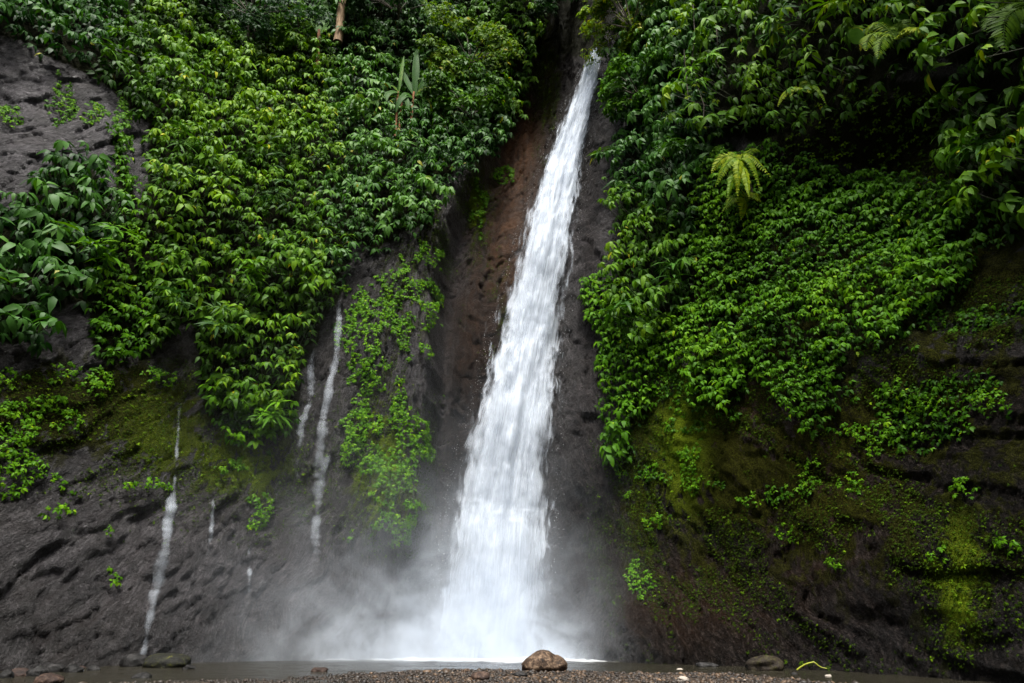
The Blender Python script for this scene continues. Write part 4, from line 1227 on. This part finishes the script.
u = np.where(r.uniform(size=n) < .6, side_ * (.97 + r.normal(0, .07, n)), r.uniform(-1, 1, n))
pos = cen[I] + FS[I] * (u * hw[I])[:, None] + FN[I] * (r.uniform(0, .5, n) + .5 * np.sqrt(np.clip(1 - u * u, 0, 1)))[:, None]
rad = .003 + .007 * r.uniform(0, 1, n) ** 4
oc = np.array([(1, 0, 0), (-1, 0, 0), (0, 1, 0), (0, -1, 0), (0, 0, 2.6), (0, 0, -2.6)], float)
of = np.array([(0, 2, 4), (2, 1, 4), (1, 3, 4), (3, 0, 4), (2, 0, 5), (1, 2, 5), (3, 1, 5), (0, 3, 5)])
Vd = (pos[:, None] + oc * rad[:, None, None]).reshape(-1, 3)
fd = (np.arange(n)[:, None, None] * 6 + of).reshape(-1, 3)
o_ = build('water_drops', Vd, [fd], M['spray'], wf)
o_['kind'] = 'stuff'

# ------------------------------------------------------------------ thin trickles on the rock
def trickle(pts, widths, label, strength=.6, fade=1.0, group='thin trickles on the wet rock', seed=1, out=.07):
    r = np.random.default_rng(seed)
    p = np.array(pts, float)
    tt = np.linspace(0, 1, 60)
    s = np.linspace(0, 1, len(p))
    cx_, cy_ = np.interp(tt, s, p[:, 0]), np.interp(tt, s, p[:, 1])
    wd_ = np.interp(tt, s, np.array(widths, float))
    base = np.array([surf(a, b)[0] for a, b in zip(cx_, cy_)])
    nb = np.array([surf(a, b)[1] for a, b in zip(cx_, cy_)])
    for _ in range(3): base[1:-1] = .25 * base[:-2] + .5 * base[1:-1] + .25 * base[2:]
    scl = np.linalg.norm(base - EYE, axis=1) / F
    sidev = unit(np.cross(nb, UP)); sidev = np.where(sidev[:, :1] < 0, -sidev, sidev)
    # one thin sheet of water lying on the rock, let through where it breaks up
    m_ = 240
    ix = np.linspace(0, 59, m_)
    L = lambda A: np.stack([np.interp(ix, np.arange(60), A[:, c_]) for c_ in range(3)], -1)
    B, S_, N_ = L(base), L(sidev), L(nb)
    w_ = np.interp(ix, np.arange(60), wd_ * scl) * 1.25
    fv = np.r_[0, np.cumsum(np.linalg.norm(np.diff(B, axis=0), axis=1))]
    w_ = w_ * (1 + .18 * vnoise(fv * 1.6, seed, 0, 5) + .16 * vnoise(fv * 6, seed, 0, 6))
    B = B + S_ * (w_ * (.20 * vnoise(fv * .9, seed, 0, 7) + .10 * vnoise(fv * 4.1, seed, 0, 8)))[:, None]
    u = np.linspace(-1, 1, 9)
    pr = np.sqrt(np.clip(1 - u * u, 0, 1))
    Vf = B[:, None] + S_[:, None] * (u * .5)[None, :, None] * w_[:, None, None] + N_[:, None] * (out + .05 * pr)[None, :, None]
    Vb = Vf - N_[:, None] * (.012 + .04 * pr)[None, :, None]
    tq = np.linspace(0, 1, m_)[:, None]
    th = .50 + .5 * (strength - .5) - .42 * np.abs(u)[None] ** 2 - .30 * (1 - sstep(0, .10, tq)) - .30 * sstep(.45, 1.0, tq) * fade + .13 * vnoise(fv * 2.2, seed, 0, 9)[:, None] + .10 * vnoise(fv * 9, seed, 0, 10)[:, None]
    idx = np.arange(m_ * 9).reshape(m_, 9)
    q = np.stack([idx[:-1, :-1], idx[:-1, 1:], idx[1:, 1:], idx[1:, :-1]], -1).reshape(-1, 4)
    fu = np.broadcast_to(u[None] * w_[:, None] * 1.4 + seed * 2.3, (m_, 9)).ravel()
    fvv = np.broadcast_to(fv[:, None], (m_, 9)).ravel()
    rim = np.concatenate([np.stack([idx[:-1, c_], idx[1:, c_], idx[1:, c_] + m_ * 9, idx[:-1, c_] + m_ * 9], -1) for c_ in (0, 8)])
    o = build('water_trickle', np.r_[Vf.reshape(-1, 3), Vb.reshape(-1, 3)], [q, q[:, ::-1] + m_ * 9, rim], M['seep'], None, True,
              {'fu': np.tile(fu, 2), 'fv': np.tile(fvv, 2), 'thick': np.tile(th.ravel(), 2)})
    tag(o, label, 'trickle', group)
trickle([(173, 484), (170, 510), (165, 545), (158, 585), (150, 615), (146, 635), (141, 656)], [4, 8, 9, 9, 7, 6, 7], 'long thin trickle running down to the mossy boulder', .86, .2, seed=1)
trickle([(180, 395), (178, 430), (174, 470), (173, 488)], [3, 4, 3, 3], 'hair-thin trickle feeding the long thin trickle from the ledge above', .55, .3, seed=2)
trickle([(212, 492), (211, 520), (208, 548), (205, 575)], [4, 4, 5, 6], 'short faint trickle on bare rock beside the long thin trickle', .55, 1.0, seed=3)
trickle([(248, 545), (248, 575), (246, 610)], [3, 4, 5], 'faint low trickle vanishing into the mist', .52, 1.0, seed=4)
trickle([(341, 300), (338, 335), (334, 370), (327, 405), (321, 440), (316, 480), (312, 520)], [5, 7, 8, 9, 10, 12, 14], 'brighter one of the twin trickles, beside the ivied buttress', .80, 1.0, seed=5)
trickle([(316, 340), (311, 375), (308, 400), (303, 430), (300, 460), (295, 505)], [8, 8, 8, 7, 6, 6], 'fainter one of the twin trickles, beside the leaf tongue', .66, 1.0, seed=6)
trickle([(325, 450), (320, 500), (316, 560), (312, 610)], [10, 12, 14, 14], 'veil of faint threads below the twin trickles', .50, 1.0, seed=7)

# ------------------------------------------------------------------ drifting spray at the foot of the fall
def mist():
    m = bpy.data.materials.new('spray_mist')
    m.use_nodes = True
    n, l = m.node_tree.nodes, m.node_tree.links
    n.remove(n['Principled BSDF'])
    v = n.new('ShaderNodeVolumePrincipled')
    v.inputs['Color'].default_value = (.86, .92, 1.0, 1)
    v.inputs['Anisotropy'].default_value = .1
    tc = n.new('ShaderNodeTexCoord')
    sep = n.new('ShaderNodeSeparateXYZ')
    l.new(tc.outputs['Object'], sep.inputs[0])
    x, y, z = sep.outputs
    def gauss(ax, c_, w_):
        d = mth(n, l, 'DIVIDE', mth(n, l, 'SUBTRACT', ax, c_), w_)
        return mth(n, l, 'EXPONENT', mth(n, l, 'MULTIPLY', mth(n, l, 'MULTIPLY', d, d), -1.0))
    def prod(*a):
        o = a[0]
        for b in a[1:]: o = mth(n, l, 'MULTIPLY', o, b)
        return o
    zp = mth(n, l, 'MAXIMUM', z, 0.0)
    ez = lambda h: mth(n, l, 'EXPONENT', mth(n, l, 'DIVIDE', zp, -h))
    ns = noise(n, l, .55, tc.outputs['Object'], 4, .6, .8)
    nsr = ramp(n, l, ns, [(.36, .05), (.64, 1.0)])
    puff = ramp(n, l, noise(n, l, 1.5, tc.outputs['Object'], 4, .6, 1.0), [(.36, .25), (.62, 1.5)])
    d1 = prod(puff, gauss(x, -.6, 2.2), gauss(y, 21.5, 1.5), ez(1.4), 2.4)         # the splash itself
    d2 = prod(puff, gauss(x, -3.6, 2.7), gauss(y, 20.9, 1.5), ez(1.4), 1.1)       # blown to the near side of the buttress
    d3 = prod(gauss(x, -6.0, 5.5), gauss(y, 20.4, 2.0), ez(2.6), .10)       # thin drift along the left wall
    d4 = prod(gauss(x, 2.6, 1.6), gauss(y, 20.6, 1.4), ez(1.0), .14)
    d5 = prod(gauss(x, 0.4, 1.5), gauss(y, 22.2, 1.6), ez(5.0), .03)
    d = mth(n, l, 'ADD', mth(n, l, 'ADD', mth(n, l, 'ADD', d1, d2), mth(n, l, 'ADD', d3, d4)), d5)
    l.new(prod(d, nsr), v.inputs['Density'])
    l.new(v.outputs[0], n['Material Output'].inputs['Volume'])
    x0, x1, y0, y1, z0, z1 = -17, 6.5, 15.5, 25.5, .02, 13
    V = np.array([(a, b, c_) for a in (x0, x1) for b in (y0, y1) for c_ in (z0, z1)], float)
    q = np.array([(0, 1, 3, 2), (4, 6, 7, 5), (0, 4, 5, 1), (2, 3, 7, 6), (0, 2, 6, 4), (1, 5, 7, 3)])
    o = build('mist', V, [q], m, smooth=False)
    tag(o, 'pale spray drifting from the foot of the waterfall along the wet rock', 'mist', kind='stuff')
mist()

# ------------------------------------------------------------------ stones
def ico(sub):
    import bmesh
    bm = bmesh.new()
    bmesh.ops.create_icosphere(bm, subdivisions=sub, radius=1)
    V = np.array([v.co[:] for v in bm.verts]); T = np.array([[v.index for v in f.verts] for f in bm.faces])
    bm.free()
    return V, T
IV3, IT3 = ico(4); IV1, IT1 = ico(1)
def stone(px_, pyb, wpx, hpx, label, mat, seed, name='stone', cat='stone', group=None, rough=.22, depth=.8, warp=None):
    """a stone standing on the ground where the photo has its foot at (px, pyb)"""
    f, te = px_ray(px_, pyb)
    r = (EYE[2] - .0) / -te if te < 0 else 18.0
    for _ in range(8): r = (EYE[2] - max(ground_z(r * math.sin(f), r * math.cos(f)), -.03)) / -te
    sc = math.hypot(r, EYE[2]) / F / 1.0 * (math.cos(PITCH) + .0)
    sc = r / F * .94
    c_ = np.array([r * math.sin(f), r * math.cos(f), max(ground_z(r * math.sin(f), r * math.cos(f)), -.05)])
    rx, rz = .5 * wpx * sc, hpx * sc * .62
    V = IV3.copy()
    nn = fbm(V[:, 0] * 1.3, V[:, 1] * 1.3, V[:, 2] * 1.3, seed, 3)
    fc = fbm(V[:, 0] * 4, V[:, 1] * 4, V[:, 2] * 4, seed + 3, 3)
    V = V * (1 + rough * 1.6 * nn + rough * .35 * fc)[:, None]
    if warp: V = warp(V)
    V = V * np.array([rx, rx * depth, rz]) + np.array([0, rx * depth * .6, rz * .55])
    o = build(name, V + c_, [IT3], M[mat])
    return tag(o, label, cat, group)
def twohump(V):
    V = V.copy()
    V[:, 2] += .16 * np.exp(-((V[:, 0] + .15) / .4) ** 2) * (V[:, 2] > 0) - .22 * np.exp(-((V[:, 0] - .38) / .14) ** 2) * (V[:, 2] > 0)
    V[:, 2] -= .25 * np.clip(V[:, 0] - .3, 0, 1) * (V[:, 2] > 0)
    return V
stone(546, 672, 47, 18.5, 'brown two-humped boulder at the water edge before the fall', 'brownstone', 4, 'boulder', 'boulder', warp=twohump, rough=.17)
stone(130, 668, 24, 12, 'dark smooth boulder standing against the mossy boulder', 'darkstone', 5, 'boulder', 'boulder', rough=.12)
stone(162, 669, 40, 14, 'low boulder with yellow-green moss at the foot of the long trickle', 'mossstone', 6, 'boulder', 'boulder', rough=.12)
stone(769, 672, 32, 15, 'dark brown mound of rock at the bank end beside the yellow stalk', 'mound', 7, 'boulder', 'boulder', rough=.2)
SG = 'stones in the shallows'
for k, s in enumerate([
 (187, 671, 12, 6, 'small dark stone just beside the mossy boulder', 'darkstone'),
 (140, 680, 16, 7, 'dark stone with pale chips in the shallow water before the mossy boulder', 'darkstone'),
 (92, 672, 10, 6, 'small pale-grey stone beside an orange chip on the shallows', 'darkstone'),
 (70, 674, 14, 8, 'dark stone at the end of the cluster nearest the mossy boulder', 'darkstone'),
 (50, 674, 17, 9, 'dark stone topping the cluster in the shallows', 'darkstone'),
 (34, 678, 18, 9, 'dark stone in the middle of the cluster in the shallows', 'darkstone'),
 (44, 686, 20, 10, 'reddish stone lowest in the cluster in the shallows', 'redstone'),
 (16, 678, 18, 8, 'brown stone in the cluster near the frame corner', 'redstone'),
 (3, 680, 12, 9, 'dark stone in the frame corner', 'darkstone'),
 (12, 668, 16, 7, 'grey stone far back under the rock face near the frame edge', 'darkstone'),
 (81, 669, 6, 3, 'orange chip of stone between two dark stones', 'redstone'),
 (319, 673, 15, 6, 'reddish stone alone in the shallow water', 'redstone'),
 (466, 673, 7, 4, 'small brown stone sticking up at the edge of the gravel bar', 'brownstone'),
 (520, 677, 14, 5, 'dark stone in front of the two-humped boulder', 'darkstone'),
 (480, 681, 18, 8, 'dark broken stone on the gravel bar crest', 'redstone'),
 (684, 682, 11, 5, 'cream flat stone on the gravel bar', 'palestone'),
 (681, 671, 8, 3, 'white pebble at the edge of the gravel bar', 'palestone'),
 (708, 668, 20, 6, 'dark low stone in the water at the foot of the wall', 'darkstone'),
 (795, 676, 7, 4, 'black stone just under the yellow stalk', 'darkstone'),
 (829, 678, 7, 4, 'pale stone on the tip of the gravel bar', 'palestone'),
 ]):
    stone(*s[:5], s[5], 20 + k, group=SG, rough=.2)

# gravel: far too many pebbles to count
r = np.random.default_rng(9)
n = 26000
rr_ = r.uniform(10.5, 18.2, n); aa = r.uniform(-.62, .62, n)
x_, y_ = rr_ * np.sin(aa), rr_ * np.cos(aa)
h_ = bil(H_, gx_, gy_, x_, y_)
keep = (h_ > -.03) | (r.uniform(size=n) < .10)
keep &= ~((aa < -.14) & (r.uniform(size=n) < .35)) & (h_ > -.12)
x_, y_, h_ = x_[keep], y_[keep], h_[keep]
n = len(x_)
s_ = .012 + .034 * r.uniform(0, 1, n) ** 3 + .05 * (r.uniform(size=n) < .012) * r.uniform(.4, 1, n)
th = r.uniform(0, 6.28, n)
V = IV1[None] * (1 + .22 * r.normal(size=(n, len(IV1), 1)) * .8)
V = V * np.stack([s_ * r.uniform(.8, 1.4, n), s_ * r.uniform(.7, 1.2, n), s_ * r.uniform(.5, .8, n)], -1)[:, None]
cs, sn = np.cos(th)[:, None], np.sin(th)[:, None]
V = np.stack([V[..., 0] * cs - V[..., 1] * sn, V[..., 0] * sn + V[..., 1] * cs, V[..., 2]], -1)
V = V + np.stack([x_, y_, h_ + s_ * .25], -1)[:, None]
T = (np.arange(n)[:, None, None] * len(IV1) + IT1).reshape(-1, 3)
tn = np.clip(r.beta(1.7, 2.0, n), 0, 1) * np.where(np.arctan2(x_, y_) < -.13 + .05 * r.normal(size=n), .62, 1.0)
g_ = build('gravel', V.reshape(-1, 3), [T], M['gravel'], attrs={'tint': np.repeat(tn, len(IV1))})
tag(g_, 'loose brown and grey pebbles on the gravel bank', 'gravel', kind='stuff')

# ------------------------------------------------------------------ the bent yellow stalk at the end of the bank
f, te = px_ray(810, 668)
rs = 14.4
m, n_, l_, b_ = material('yellow_stalk')
b_.inputs['Base Color'].default_value = (.26, .28, .015, 1); b_.inputs['Roughness'].default_value = .5
tb = Tubes()
tb.add([at_px(x_, y_, rs) for x_, y_ in ((797, 670), (800, 667.5), (805, 664.5), (810, 662.8), (814, 662), (816, 663.6), (818, 665.4), (822, 667.6), (827, 668.6))], .016, .008, 7)
st_ = tb.build('plant_stalk', m)
tag(st_, 'bent bright yellow plant stalk lying at the end of the gravel bank', 'stalk')
